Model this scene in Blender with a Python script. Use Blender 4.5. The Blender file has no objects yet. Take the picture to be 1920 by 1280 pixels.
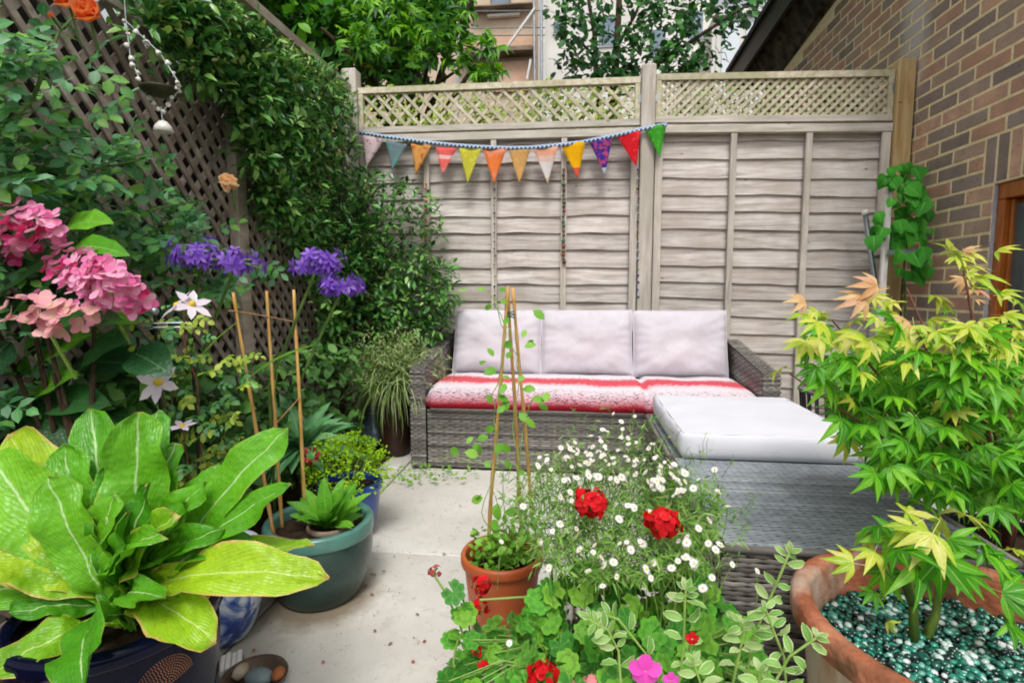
import bpy, bmesh, random
from math import sin, cos, tan, pi, atan, atan2, sqrt, radians, exp, hypot
from mathutils import Vector as V, Matrix, noise
R = random.Random(7)
U = R.uniform
scene = bpy.context.scene
col = scene.collection

# ------------------------------------------------------------------ camera, sky, sun, exposure
CAM_H, YAW, PITCH, FPX = 0.95, atan(0.12), atan(0.095), 1000.0
cd = bpy.data.cameras.new('camera'); cam = bpy.data.objects.new('camera', cd); col.objects.link(cam)
cd.sensor_width = 36; cd.lens = FPX / 1920 * 36; cd.clip_start = 0.02; cd.clip_end = 400
cam.location = (0, 0, CAM_H); cam.rotation_euler = (pi / 2 - PITCH, 0, YAW)
scene.camera = cam
SUN_EL, SUN_AZ = radians(56), radians(174)
w = bpy.data.worlds.new('World'); scene.world = w; w.use_nodes = True
nt = w.node_tree; nt.nodes.clear()
sky = nt.nodes.new('ShaderNodeTexSky'); sky.sky_type = 'NISHITA'; sky.sun_disc = False
sky.sun_elevation = SUN_EL; sky.sun_rotation = SUN_AZ; sky.dust_density = 4.0; sky.air_density = 1.2
hs = nt.nodes.new('ShaderNodeHueSaturation'); hs.inputs['Saturation'].default_value = 0.18; hs.inputs['Value'].default_value = 1.0
bg = nt.nodes.new('ShaderNodeBackground'); bg.inputs[1].default_value = 0.13
wo = nt.nodes.new('ShaderNodeOutputWorld')
nt.links.new(sky.outputs[0], hs.inputs['Color']); nt.links.new(hs.outputs[0], bg.inputs[0]); nt.links.new(bg.outputs[0], wo.inputs[0])
sd = bpy.data.lights.new('sun', 'SUN'); sd.energy = 1.5; sd.angle = radians(18); sd.color = (1, 0.985, 0.96)
sun = bpy.data.objects.new('sun', sd); col.objects.link(sun)
sdir = V((sin(SUN_AZ) * cos(SUN_EL), cos(SUN_AZ) * cos(SUN_EL), sin(SUN_EL)))
sun.rotation_euler = sdir.to_track_quat('Z', 'Y').to_euler()
scene.view_settings.view_transform = 'Standard'; scene.view_settings.look = 'None'
scene.view_settings.gamma = 1; scene.view_settings.use_curve_mapping = False
scene.view_settings.exposure = 0.45
scene.render.engine = 'CYCLES'
scene.cycles.use_denoising = True; scene.cycles.filter_width = 1.9
scene.cycles.max_bounces = 8; scene.cycles.transparent_max_bounces = 6

# ------------------------------------------------------------------ photo pixel -> world point on a plane of the place
_f = V((-sin(YAW) * cos(PITCH), cos(YAW) * cos(PITCH), -sin(PITCH))); _r = V((cos(YAW), sin(YAW), 0)); _u = _r.cross(_f)
O = V((0, 0, CAM_H))
def ray(x, y): return _f + _r * ((x - 960) / FPX) + _u * ((640 - y) / FPX)
def aty(x, y, Y): d = ray(x, y); return O + d * (Y / d.y)
def atz(x, y, Z): d = ray(x, y); return O + d * ((Z - CAM_H) / d.z)
def atx(x, y, X): d = ray(x, y); return O + d * (X / d.x)

# ------------------------------------------------------------------ mesh builder
class MB:
    def __init__(s): s.v = []; s.f = []; s.uv = []; s.mi = []; s.cm = 0
    def add(s, geo, M=None):
        vs, fs, uv = geo; n = len(s.v)
        s.v += [tuple(M @ V(p)) for p in vs] if M is not None else [tuple(p) for p in vs]
        s.uv += uv if uv else [(0.5, 0.5)] * len(vs)
        s.f += [tuple(i + n for i in f) for f in fs]; s.mi += [s.cm] * len(fs); return s
    def box(s, lo, hi, M=None):
        x0, y0, z0 = lo; x1, y1, z1 = hi
        vs = [(x0, y0, z0), (x1, y0, z0), (x1, y1, z0), (x0, y1, z0), (x0, y0, z1), (x1, y0, z1), (x1, y1, z1), (x0, y1, z1)]
        fs = [(3, 2, 1, 0), (4, 5, 6, 7), (0, 1, 5, 4), (1, 2, 6, 5), (2, 3, 7, 6), (3, 0, 4, 7)]
        return s.add((vs, fs, None), M)
    def beam(s, a, b, w, t, nrm):
        """flat bar from a to b, w wide, t thick along nrm"""
        a = V(a); b = V(b); d = (b - a).normalized(); n = V(nrm).normalized(); sd_ = d.cross(n).normalized() * w / 2; n = n * t / 2
        vs = [a - sd_ - n, a + sd_ - n, a + sd_ + n, a - sd_ + n, b - sd_ - n, b + sd_ - n, b + sd_ + n, b - sd_ + n]
        fs = [(0, 1, 2, 3), (7, 6, 5, 4), (0, 4, 5, 1), (1, 5, 6, 2), (2, 6, 7, 3), (3, 7, 4, 0)]
        return s.add((vs, fs, None))
    def tube(s, path, r, seg=6, cap=True):
        P = [V(p) for p in path]; n = len(P); rr = r if isinstance(r, (list, tuple)) else [r] * n
        vs = []; uv = []; ref = V((0.31, 0.17, 0.93)); L = 0
        for i, p in enumerate(P):
            t = (P[min(i + 1, n - 1)] - P[max(i - 1, 0)]).normalized()
            if abs(t.dot(ref)) > 0.95: ref = V((0.9, 0.3, 0.1))
            a = t.cross(ref).normalized(); b = t.cross(a)
            if i: L += (p - P[i - 1]).length
            for k in range(seg):
                q = 2 * pi * k / seg; vs.append(p + a * cos(q) * rr[i] + b * sin(q) * rr[i]); uv.append((k / seg, L))
        fs = [(i * seg + k, i * seg + (k + 1) % seg, (i + 1) * seg + (k + 1) % seg, (i + 1) * seg + k) for i in range(n - 1) for k in range(seg)]
        if cap: fs += [tuple(range(seg))[::-1], tuple((n - 1) * seg + k for k in range(seg))]
        return s.add((vs, fs, uv))
    def lathe(s, prof, seg=40, M=None):
        vs = []; uv = []; n = len(prof)
        for i, (r, z) in enumerate(prof):
            for k in range(seg):
                q = 2 * pi * k / seg; vs.append((r * cos(q), r * sin(q), z)); uv.append((k / seg, i / (n - 1)))
        fs = [(i * seg + k, i * seg + (k + 1) % seg, (i + 1) * seg + (k + 1) % seg, (i + 1) * seg + k) for i in range(n - 1) for k in range(seg)]
        if prof[0][0] > 1e-4 and False: fs.append(tuple(range(seg)))
        return s.add((vs, fs, uv), M)
    def mesh(s, name, mats, smooth=False):
        me = bpy.data.meshes.new(name); me.from_pydata([tuple(p) for p in s.v], [], s.f)
        for m in (mats if isinstance(mats, (list, tuple)) else [mats]): me.materials.append(m)
        ul = me.uv_layers.new(name='UVMap'); li = [0] * len(me.loops); me.loops.foreach_get('vertex_index', li)
        flat = [0.0] * (2 * len(li))
        for i, vi in enumerate(li): flat[2 * i], flat[2 * i + 1] = s.uv[vi]
        ul.data.foreach_set('uv', flat)
        me.polygons.foreach_set('material_index', s.mi)
        me.polygons.foreach_set('use_smooth', [smooth] * len(s.f)); me.update(); return me

W = {}
I4 = Matrix.Identity(4)
T = Matrix.Translation
def put(name, me, M=None, parent=None, kind=None, label=None):
    o = bpy.data.objects.new(name, me); col.objects.link(o); M = M if M is not None else I4
    if parent is not None: o.parent = parent; o.matrix_basis = W[parent].inverted() @ M
    else: o.matrix_basis = M
    W[o] = M
    if kind: o['kind'] = kind
    if label: o['label'] = label
    return o
def thing(name, label, cat, loc=(0, 0, 0), group=None):
    o = put(name, None, T(V(loc))); o.empty_display_size = 0.1; o['label'] = label; o['category'] = cat
    if group: o['group'] = group
    return o
def tag(o, label, cat, group=None):
    o['label'] = label; o['category'] = cat
    if group: o['group'] = group
    return o
def part(name, mb, mats, parent, smooth=False, kind=None, label=None, M=None):
    """mb is in world coordinates; the object's origin is put at its own middle"""
    c = V((0, 0, 0))
    if M is None and mb.v:
        n = len(mb.v); c = V((sum(p[0] for p in mb.v) / n, sum(p[1] for p in mb.v) / n, sum(p[2] for p in mb.v) / n))
        mb.v = [(p[0] - c.x, p[1] - c.y, p[2] - c.z) for p in mb.v]; M = T(c)
    return put(name, mb.mesh(name, mats, smooth), M if M is not None else I4, parent, kind, label)
def frame(pos, d, up=(0, 0, 1), roll=0.0, s=1.0):
    """matrix whose +Y runs along d and whose +Z leans to up"""
    y = V(d).normalized(); u = V(up); x = y.cross(u)
    if x.length < 1e-4: x = y.cross(V((1, 0.3, 0)))
    x.normalize(); z = x.cross(y)
    M = Matrix(((x.x, y.x, z.x, 0), (x.y, y.y, z.y, 0), (x.z, y.z, z.z, 0), (0, 0, 0, 1)))
    return T(V(pos)) @ M @ Matrix.Rotation(roll, 4, 'Y') @ Matrix.Scale(s, 4)
def rnd_dir(): 
    while True:
        v = V((U(-1, 1), U(-1, 1), U(-1, 1)))
        if 0.05 < v.length < 1: return v.normalized()
def scatter(parent, name, Ms, meshes, geos, nparts, stuffname, smat):
    """leaves: those nearest the camera as parts, the rest joined as one stuff part"""
    order = sorted(range(len(Ms)), key=lambda i: (Ms[i].translation - O).length - Ms[i].to_scale().x * 0.3)
    for j in order[:nparts]: put(name, meshes[j % len(meshes)], Ms[j], parent)
    if len(order) > nparts:
        b = MB()
        for j in order[nparts:]: b.add(geos[j % len(geos)], Ms[j])
        put(stuffname, b.mesh(stuffname, smat, True), I4, parent, 'stuff')

# ------------------------------------------------------------------ materials
def C(h, k=1.0):
    h = h.lstrip('#'); o = []
    for i in (0, 2, 4):
        c = int(h[i:i + 2], 16) / 255; o.append((c / 12.92 if c <= 0.04045 else ((c + 0.055) / 1.055) ** 2.4) * k)
    return (*o, 1)
class G:
    def __init__(s, name):
        s.m = bpy.data.materials.new(name); s.m.use_nodes = True; s.t = s.m.node_tree; s.t.nodes.clear()
        s.out = s.t.nodes.new('ShaderNodeOutputMaterial')
    def n(s, ty, ins=(), **pr):
        nd = s.t.nodes.new('ShaderNode' + ty)
        for k, v in pr.items(): setattr(nd, k, v)
        for k, v in dict(ins).items():
            if isinstance(v, bpy.types.NodeSocket): s.t.links.new(v, nd.inputs[k])
            else: nd.inputs[k].default_value = v
        return nd
    def ma(s, op, a, b=0.0, c=None, clamp=False):
        ins = {0: a, 1: b}
        if c is not None: ins[2] = c
        nd = s.n('Math', ins, operation=op, use_clamp=clamp); return nd.outputs[0]
    def mix(s, fac, a, b, bt='MIX'):
        nd = s.n('Mix', {0: fac, 6: a, 7: b}, data_type='RGBA', blend_type=bt); return nd.outputs[2]
    def ramp(s, fac, st, interp='LINEAR'):
        nd = s.n('ValToRGB', {0: fac}); e = nd.color_ramp.elements; nd.color_ramp.interpolation = interp
        while len(e) < len(st): e.new(0.5)
        for el, (p, c) in zip(e, st): el.position = p; el.color = c
        return nd.outputs[0]
    def vec(s, scale=(1, 1, 1), rnd=True, src='Object'):
        v = s.n('TexCoord').outputs[src]
        if rnd:
            r = s.n('ObjectInfo').outputs['Random']; r = s.ma('MULTIPLY', r, 37.0)
            v = s.n('VectorMath', {0: v, 1: s.n('CombineXYZ', {0: r, 1: r, 2: r}).outputs[0]}, operation='ADD').outputs[0]
        return s.n('Mapping', {'Vector': v, 'Scale': scale}).outputs[0]
    def noise(s, vec, scale, detail=4, rough=0.55, dist=0):
        return s.n('TexNoise', {'Vector': vec, 'Scale': scale, 'Detail': detail, 'Roughness': rough, 'Distortion': dist}).outputs[0]
    def rnd(s):
        a = s.n('ObjectInfo').outputs['Random']; b = s.n('NewGeometry').outputs['Random Per Island']
        return s.ma('FRACT', s.ma('ADD', a, b))
    def bump(s, h, st, dist=0.01): return s.n('Bump', {'Height': h, 'Strength': st, 'Distance': dist}).outputs[0]
    def bsdf(s, colr, rough=0.6, spec=0.4, nrm=None, trans=0.0, tcol=None, **kw):
        ins = {'Base Color': colr, 'Roughness': rough, 'Specular IOR Level': spec}; ins.update(kw)
        if nrm is not None: ins['Normal'] = nrm
        b = s.n('BsdfPrincipled', ins).outputs[0]
        if trans:
            ti = {'Color': tcol if tcol is not None else colr}
            if nrm is not None: ti['Normal'] = nrm
            t = s.n('BsdfTranslucent', ti).outputs[0]; b = s.n('MixShader', {0: trans, 1: b, 2: t}).outputs[0]
        s.t.links.new(b, s.out.inputs[0]); return s.m

def M_plain(name, c1, c2, scale=8, rough=0.6, bump=0.0, spec=0.4, stretch=(1, 1, 1), hv=0.0, bs=None, detail=5, lo=0.35, hi=0.65, **kw):
    g = G(name); v = g.vec(stretch); n = g.noise(v, scale, detail)
    cl = g.ramp(n, [(lo, c1), (hi, c2)])
    if hv:
        f = g.ma('MULTIPLY_ADD', g.rnd(), 2 * hv, 1 - hv); cl = g.mix(1.0, cl, g.n('CombineXYZ', {0: f, 1: f, 2: f}).outputs[0], 'MULTIPLY')
    nr = g.bump(g.noise(v, bs or scale * 3, 6), bump) if bump else None
    return g.bsdf(cl, rough, spec, nr, **kw)
def M_leaf(name, cols, rib=None, edge=None, ew=0.40, veins=0, rough=0.42, trans=0.3, spec=0.4, vb=0.5, ev=0.93, rw=0.03, vc=0.12):
    g = G(name); rn = g.rnd(); n = len(cols)
    cl = g.ramp(rn, [(i / (n - 1), c) for i, c in enumerate(cols)])
    v = g.vec(); nz = g.noise(v, 30, 3)
    cl = g.mix(0.25, cl, g.ramp(nz, [(0.3, (0.35, 0.4, 0.3, 1)), (0.7, (1.6, 1.5, 1.4, 1))]), 'MULTIPLY')
    uv = g.n('SeparateXYZ', {0: g.n('TexCoord').outputs['UV']}); u, vv = uv.outputs[0], uv.outputs[1]
    au = g.ma('ABSOLUTE', g.ma('SUBTRACT', u, 0.5)); h = None
    if veins:
        ph = g.ma('MULTIPLY', g.ma('ADD', vv, g.ma('MULTIPLY', au, -0.9)), veins * 2 * pi)
        h = g.ma('ADD', g.ma('MULTIPLY', g.ma('POWER', g.ma('ABSOLUTE', g.ma('SINE', ph)), 0.5), 0.3), g.ma('MULTIPLY', g.n('TexVoronoi', {'Vector': v, 'Scale': 95.0}).outputs['Distance'], 0.9))
        vm = g.ma('SUBTRACT', 1.0, g.ma('SMOOTHSTEP', 0, 0)) if False else g.ma('POWER', g.ma('ABSOLUTE', g.ma('COSINE', ph)), 14.0)
        cl = g.mix(g.ma('MULTIPLY', vm, vc), cl, rib or cols[-1])
    if rib is not None:
        m = g.n('MapRange', {0: au, 1: rw * 0.4, 2: rw, 3: 0.85, 4: 0.0}, interpolation_type='SMOOTHSTEP').outputs[0]
        cl = g.mix(m, cl, rib)
    if edge is not None:
        d = g.ma('ADD', au, g.ma('MULTIPLY', g.ma('SUBTRACT', g.noise(v, 26, 3), 0.5), 0.14))
        m1 = g.n('MapRange', {0: d, 1: ew, 2: ew + 0.07, 3: 0.0, 4: 0.9}, interpolation_type='SMOOTHSTEP').outputs[0]
        m2 = g.n('MapRange', {0: vv, 1: ev, 2: 1.0, 3: 0.0, 4: 0.8}, interpolation_type='SMOOTHSTEP').outputs[0]
        cl = g.mix(g.ma('MAXIMUM', m1, m2), cl, edge)
    nr = g.bump(h, vb, 0.003) if h is not None else None
    return g.bsdf(cl, rough, spec, nr, trans)
def M_petal(name, cols, rough=0.55, trans=0.3, base=None):
    g = G(name); n = len(cols); cl = g.ramp(g.rnd(), [(i / (n - 1), c) for i, c in enumerate(cols)])
    if base is not None:
        vv = g.n('SeparateXYZ', {0: g.n('TexCoord').outputs['UV']}).outputs[1]
        cl = g.mix(g.n('MapRange', {0: vv, 1: 0.0, 2: 0.5, 3: 0.8, 4: 0.0}).outputs[0], cl, base)
    return g.bsdf(cl, rough, 0.25, None, trans)

m_fence = None
def M_wood(name, c1, c2, c3, ax=(1.2, 14, 14), rough=0.85, moss=None, hv=0.1):
    g = G(name); v = g.vec(ax); n1 = g.noise(v, 3.0, 6, 0.6, 0.4); v2 = g.vec((1, 1, 1)); n2 = g.noise(v2, 4.0, 4)
    cl = g.ramp(n1, [(0.3, c1), (0.52, c2), (0.72, c3)])
    cl = g.mix(g.ramp(n2, [(0.42, (0, 0, 0, 1)), (0.7, (0.75, 0.75, 0.75, 1))]), cl, moss or c1)
    kn = g.n('TexVoronoi', {'Vector': g.vec((1, 1.6, 2.4)), 'Scale': 5.0}).outputs['Distance']
    cl = g.mix(g.n('MapRange', {0: kn, 1: 0.03, 2: 0.075, 3: 0.75, 4: 0.0}).outputs[0], cl, (c1[0] * 0.25, c1[1] * 0.2, c1[2] * 0.16, 1))
    f = g.ma('MULTIPLY_ADD', g.rnd(), 2 * hv, 1 - hv); cl = g.mix(1.0, cl, g.n('CombineXYZ', {0: f, 1: f, 2: f}).outputs[0], 'MULTIPLY')
    return g.bsdf(cl, rough, 0.25, g.bump(n1, 0.5, 0.004))
m_board = M_wood('weathered_boards', C('#958c85'), C('#c3bbb5'), C('#d8d2cd'), moss=C('#a5998e'))
m_rail = M_wood('weathered_rail', C('#a29a90'), C('#c4bcb2'), C('#d6cfc6'), moss=C('#a5a18c'))
m_postv = M_wood('weathered_post', C('#9f968b'), C('#c3bbb0'), C('#d7d0c7'), ax=(14, 14, 1.2), moss=C('#aca598'))
m_newpost = M_wood('new_post', C('#a8875a'), C('#c3a878'), C('#d0ba90'), ax=(14, 14, 1.2), moss=C('#b39c6c'))
m_slat = M_wood('trellis_slat', C('#a0977c'), C('#c5bca4'), C('#d8d1be'), ax=(8, 8, 8), moss=C('#a3a17c'))
m_dslat = M_wood('old_trellis_slat', C('#80746a'), C('#a4988e'), C('#bcb2a8'), ax=(8, 8, 8), moss=C('#6a5c4e'), hv=0.2)
m_drail = M_wood('old_trellis_rail', C('#978a7e'), C('#b5aa9e'), C('#cbc2b8'), ax=(8, 1.5, 8), moss=C('#857766'))
m_dark = M_wood('dark_stained_boards', C('#2a2520'), C('#3a332d'), C('#473e37'), ax=(8, 8, 1))
m_mortar = M_plain('mortar', C('#d8c698'), C('#e8d8b0'), 40, 0.95, 0.5, 0.1)
def M_brick():
    g = G('brick_faces'); rn = g.n('ObjectInfo').outputs['Random']; isl = g.n('NewGeometry').outputs['Random Per Island']
    r = g.ma('FRACT', g.ma('ADD', rn, isl))
    base = g.ramp(r, [(0.0, C('#7b716a')), (0.16, C('#9c8878')), (0.3, C('#a98670')), (0.42, C('#857b74')), (0.55, C('#b3937c')), (0.68, C('#9c8878')), (0.8, C('#aa8672')), (0.9, C('#8f8276')), (1.0, C('#c0947a'))], 'CONSTANT')
    v = g.vec(); n = g.noise(v, 16, 5, 0.65); n2 = g.noise(v, 70, 3)
    base = g.mix(0.6, base, g.ramp(g.noise(v, 5, 4), [(0.3, (0.8, 0.78, 0.77, 1)), (0.7, (1.55, 1.45, 1.36, 1))]), 'MULTIPLY')
    cl = g.mix(g.ramp(n, [(0.42, (0, 0, 0, 1)), (0.66, (0.6, 0.6, 0.6, 1))]), base, C('#8f7d72'))
    cl = g.mix(g.ramp(n2, [(0.62, (0, 0, 0, 1)), (0.74, (0.7, 0.7, 0.7, 1))]), cl, C('#3a3436'))
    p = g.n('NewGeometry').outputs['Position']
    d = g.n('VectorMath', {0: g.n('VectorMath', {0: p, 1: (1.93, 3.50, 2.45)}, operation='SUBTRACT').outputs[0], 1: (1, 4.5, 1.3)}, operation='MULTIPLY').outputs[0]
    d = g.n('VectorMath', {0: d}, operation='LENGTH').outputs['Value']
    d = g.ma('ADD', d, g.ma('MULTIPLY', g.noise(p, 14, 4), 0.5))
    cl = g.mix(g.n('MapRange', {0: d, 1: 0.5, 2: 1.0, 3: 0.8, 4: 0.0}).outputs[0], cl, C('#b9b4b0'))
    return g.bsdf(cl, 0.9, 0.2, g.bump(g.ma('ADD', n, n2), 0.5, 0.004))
m_brick = M_brick()
m_wframe = M_plain('stained_window_wood', C('#8a4a12'), C('#a85f1e'), 6, 0.4, 0.1, 0.5, (1, 12, 1))
m_glass = M_plain('dark_glass', C('#3c4546'), C('#566064'), 2, 0.06, 0, 0.6)
m_lead = M_plain('grey_strip', C('#8e8f98'), C('#a4a5ac'), 20, 0.5)
m_black = M_plain('black_fascia', C('#171614'), C('#2a2823'), 10, 0.5, 0.2)
m_soffit = M_plain('mouldy_soffit', C('#26211b'), C('#67604e'), 9, 0.9, 0.3, lo=0.4, hi=0.7)
m_slate = M_plain('roof_slate', C('#2c2c2e'), C('#444446'), 12, 0.7, 0.3)
def M_paving():
    g = G('paving_slab'); v = g.vec(); n = g.noise(v, 3.0, 6, 0.6); n2 = g.noise(v, 45, 4, 0.7); n3 = g.noise(v, 1.1, 3)
    cl = g.ramp(n, [(0.3, C('#bcb7ae')), (0.55, C('#cdc9c1')), (0.75, C('#d8d4cd'))])
    cl = g.mix(g.ramp(n3, [(0.5, (0, 0, 0, 1)), (0.75, (0.55, 0.55, 0.55, 1))]), cl, C('#b0a99d'))
    cl = g.mix(g.ramp(n2, [(0.60, (0, 0, 0, 1)), (0.70, (0.7, 0.7, 0.7, 1))]), cl, C('#8d8577'))
    n4 = g.noise(v, 9.0, 6, 0.75, 0.5); cl = g.mix(g.ramp(n4, [(0.55, (0, 0, 0, 1)), (0.72, (0.45, 0.45, 0.45, 1))]), cl, C('#a39a8a'))
    p = g.n('NewGeometry').outputs['Position']       # dirt ring round the green pot and along the bed
    def ring(c, r0, wd):
        d = g.n('VectorMath', {0: p, 1: c}, operation='DISTANCE').outputs['Value']
        d = g.ma('ADD', d, g.ma('MULTIPLY', g.ma('SUBTRACT', g.noise(p, 18, 4), 0.5), 0.06))
        return g.n('MapRange', {0: d, 1: r0, 2: r0 + wd, 3: 0.75, 4: 0.0}).outputs[0]
    cl = g.mix(ring((-0.79, 1.51, 0), 0.135, 0.07), cl, C('#6b5836'))
    cl = g.mix(g.ma('MULTIPLY', ring((-0.965, 1.29, 0), 0.10, 0.16), 0.8), cl, C('#5a5344'))
    return g.bsdf(cl, 0.85, 0.3, g.bump(n2, 0.25, 0.003))
m_slab = M_paving()
m_earth = M_plain('earth', C('#2a2019'), C('#46372a'), 30, 0.95, 0.8, 0.1)
m_joint = M_plain('joint_sand', C('#5f5545'), C('#7d725f'), 40, 0.95)
def M_wicker(name, cols, rough=0.4):
    g = G(name); n = len(cols); cl = g.ramp(g.n('NewGeometry').outputs['Random Per Island'], [(i / (n - 1), c) for i, c in enumerate(cols)])
    v = g.vec((3, 3, 3)); nz = g.noise(v, 9, 3); cl = g.mix(0.5, cl, g.ramp(nz, [(0.3, (0.6, 0.6, 0.6, 1)), (0.7, (1.35, 1.35, 1.35, 1))]), 'MULTIPLY')
    return g.bsdf(cl, rough, 0.5)
m_wick = M_wicker('grey_wicker', [C('#45423e'), C('#7b766f'), C('#5c5854'), C('#96908a'), C('#69655f')])
m_wickin = M_plain('wicker_core', C('#2e2c2a'), C('#3b3835'), 20, 0.7)
m_wtop = M_wicker('pale_wicker', [C('#747b80'), C('#949a9f'), C('#848a8f'), C('#a6abaf')], 0.32)
m_cush = M_plain('cushion_fabric', C('#c6c0c7'), C('#cdc8ce'), 6, 0.9, 0.25, 0.15, bs=260)
m_white = M_plain('white_fabric', C('#d3d2da'), C('#d9d8df'), 6, 0.9, 0.2, 0.15, bs=260)
def M_blanket():
    g = G('striped_blanket'); uv = g.n('SeparateXYZ', {0: g.n('TexCoord').outputs['UV']}); u, v = uv.outputs[0], uv.outputs[1]
    cv = g.n('CombineXYZ', {0: g.ma('MULTIPLY', u, 150.0), 1: g.ma('MULTIPLY', v, 95.0), 2: 0.0}).outputs[0]
    vo = g.n('TexVoronoi', {'Vector': cv, 'Scale': 1.0}); cell = g.n('SeparateColor', {0: vo.outputs['Color']}).outputs[0]; d = vo.outputs['Distance']
    vj = g.ma('ADD', v, g.ma('MULTIPLY', g.ma('SUBTRACT', cell, 0.5), 0.035))
    vj = g.ma('ADD', vj, g.ma('MULTIPLY', g.ma('SUBTRACT', g.noise(cv, 0.05, 2), 0.5), 0.05))
    wh, pk, rd, dk = C('#ddd4da'), C('#d98a94'), C('#c22f3f'), C('#a8182a')
    cl = g.ramp(vj, [(0.0, wh), (0.14, wh), (0.19, C('#cc5560')), (0.27, C('#d25560')), (0.31, C('#e2c3ca')), (0.36, wh), (0.46, C('#dccbd2')), (0.58, C('#d8aab4')), (0.66, pk), (0.73, rd), (0.85, dk), (1.0, dk)])
    band = g.ma('MULTIPLY', g.n('MapRange', {0: v, 1: 0.36, 2: 0.5, 3: 0.0, 4: 1.0}).outputs[0], g.n('MapRange', {0: v, 1: 0.9, 2: 0.7, 3: 0.0, 4: 1.0}).outputs[0])
    spk = g.ma('MULTIPLY', band, g.ma('GREATER_THAN', cell, 0.80))
    cl = g.mix(g.ma('MULTIPLY', spk, 0.8), cl, C('#4a3a44'))
    return g.bsdf(cl, 0.95, 0.1, g.bump(d, 0.9, 0.006))
m_blanket = M_blanket()
def M_terra():
    g = G('old_terracotta'); v = g.vec(); n = g.noise(v, 9, 6, 0.65); n2 = g.noise(v, 4.5, 5, 0.6, 0.6); n3 = g.noise(v, 60, 3)
    cl = g.ramp(n, [(0.3, C('#6f3f2a')), (0.5, C('#9c5c40')), (0.72, C('#bd8062'))])
    cl = g.mix(g.ramp(n2, [(0.53, (0, 0, 0, 1)), (0.66, (0.85, 0.85, 0.85, 1))]), cl, C('#b9a594'))
    cl = g.mix(g.ramp(n2, [(0.34, (0.8, 0.8, 0.8, 1)), (0.46, (0, 0, 0, 1))]), cl, C('#584632'))
    return g.bsdf(cl, 0.88, 0.2, g.bump(g.ma('ADD', n, n3), 0.8, 0.006))
m_terra = M_terra()
m_terraw = M_plain('limey_terracotta', C('#a8866c'), C('#bfae9c'), 6, 0.9, 0.25, 0.2, (4, 4, 0.7), lo=0.35, hi=0.6)
m_plas = M_plain('orange_plastic_pot', C('#a8512a'), C('#bb6237'), 5, 0.45, 0.05, 0.4)
m_navy = M_plain('navy_glaze', C('#05071a'), C('#0a0e2a'), 4, 0.1, 0.02, 0.14)
m_green = M_plain('green_glaze', C('#1a312d'), C('#2e4f48'), 3.5, 0.25, 0.05, 0.6, (1, 1, 2))
m_greenrim = M_plain('green_glaze_rim', C('#436f66'), C('#5c8c80'), 8, 0.3, 0.05, 0.6)
m_bluepot = M_plain('blue_glaze', C('#1f3a86'), C('#2e4fa4'), 5, 0.2, 0.02, 0.6)
def M_porc():
    g = G('blue_white_porcelain'); v = g.vec((1, 1, 1), False); n = g.noise(v, 11, 4, 0.6, 1.2); n2 = g.noise(v, 4.0, 3, 0.5, 0.6)
    cl = g.ramp(g.ma('ADD', g.ma('MULTIPLY', n, 0.7), g.ma('MULTIPLY', n2, 0.5)), [(0.54, C('#c3cbd4')), (0.58, C('#7186b8')), (0.63, C('#2f4690')), (0.72, C('#27387a'))])
    return g.bsdf(cl, 0.15, 0.6)
m_porc = M_porc()
m_porcw = M_plain('porcelain_rim', C('#a9b5c8'), C('#c8d0da'), 9, 0.15, 0, 0.6)
m_brown = M_plain('brown_plastic', C('#2c1c14'), C('#3b271c'), 4, 0.5)
m_cane = M_plain('bamboo_cane', C('#b98a45'), C('#d3ab67'), 9, 0.55, 0.1, 0.4, (6, 6, 1), hv=0.12)
m_twine = M_plain('twine', C('#97704e'), C('#b48c66'), 40, 0.9)
m_stem = M_plain('green_stem', C('#3d5a22'), C('#5d7c33'), 20, 0.6)
m_pstem = M_plain('pale_stem', C('#6f8f3a'), C('#92ad58'), 20, 0.6)
m_bark = M_plain('bark', C('#3b2f25'), C('#5c4b3c'), 12, 0.9, 0.6, 0.2, (6, 6, 1))
m_twig = M_plain('red_brown_twig', C('#5c3628'), C('#7c4c38'), 20, 0.7)
m_greenbark = M_plain('green_bark', C('#48611f'), C('#6d8434'), 14, 0.6, 0.2, 0.3, (6, 6, 1))
m_galv = M_plain('galvanised_steel', C('#8b9299'), C('#a8aeb4'), 12, 0.35, 0.05, 0.5, Metallic=0.7)
m_wpaint = M_plain('white_paint', C('#cdcac4'), C('#dedbd6'), 10, 0.5)
m_blackmetal = M_plain('black_metal', C('#141516'), C('#202224'), 20, 0.4)
m_blackpl = M_plain('black_plastic', C('#1d2026'), C('#2b2f38'), 6, 0.45)
m_string = M_plain('pale_string', C('#8d9a98'), C('#b7c2bf'), 30, 0.8)
m_shell = M_plain('shell', C('#c9c4bd'), C('#e3dfd9'), 18, 0.4)
# leaves
m_prim = M_leaf('bright_rosette_leaf', [C('#3c8210'), C('#4c9414'), C('#5fa51a'), C('#74b422')], C('#b6d492'), C('#a9b044'), 0.47, 9, 0.36, 0.22, vb=0.6, ev=0.985, rw=0.026, vc=0.045)
m_primy = M_leaf('yellowing_rosette_leaf', [C('#6ea616'), C('#86b41c'), C('#9ec024')], C('#c4d67c'), C('#d8b06a'), 0.44, 9, 0.38, 0.24, vb=0.6, ev=0.965, rw=0.02, vc=0.04)
m_hyd = M_leaf('dark_hydrangea_leaf', [C('#1a4024'), C('#24502a'), C('#2f6030'), C('#3a7034')], C('#4f7d4c'), None, 0.4, 6, 0.38, 0.15, vb=0.5)
m_hydl = M_leaf('light_hydrangea_leaf', [C('#4c9420'), C('#62a82a'), C('#78ba30')], C('#93c05c'), None, 0.4, 6, 0.4, 0.3, vb=0.5)
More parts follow.
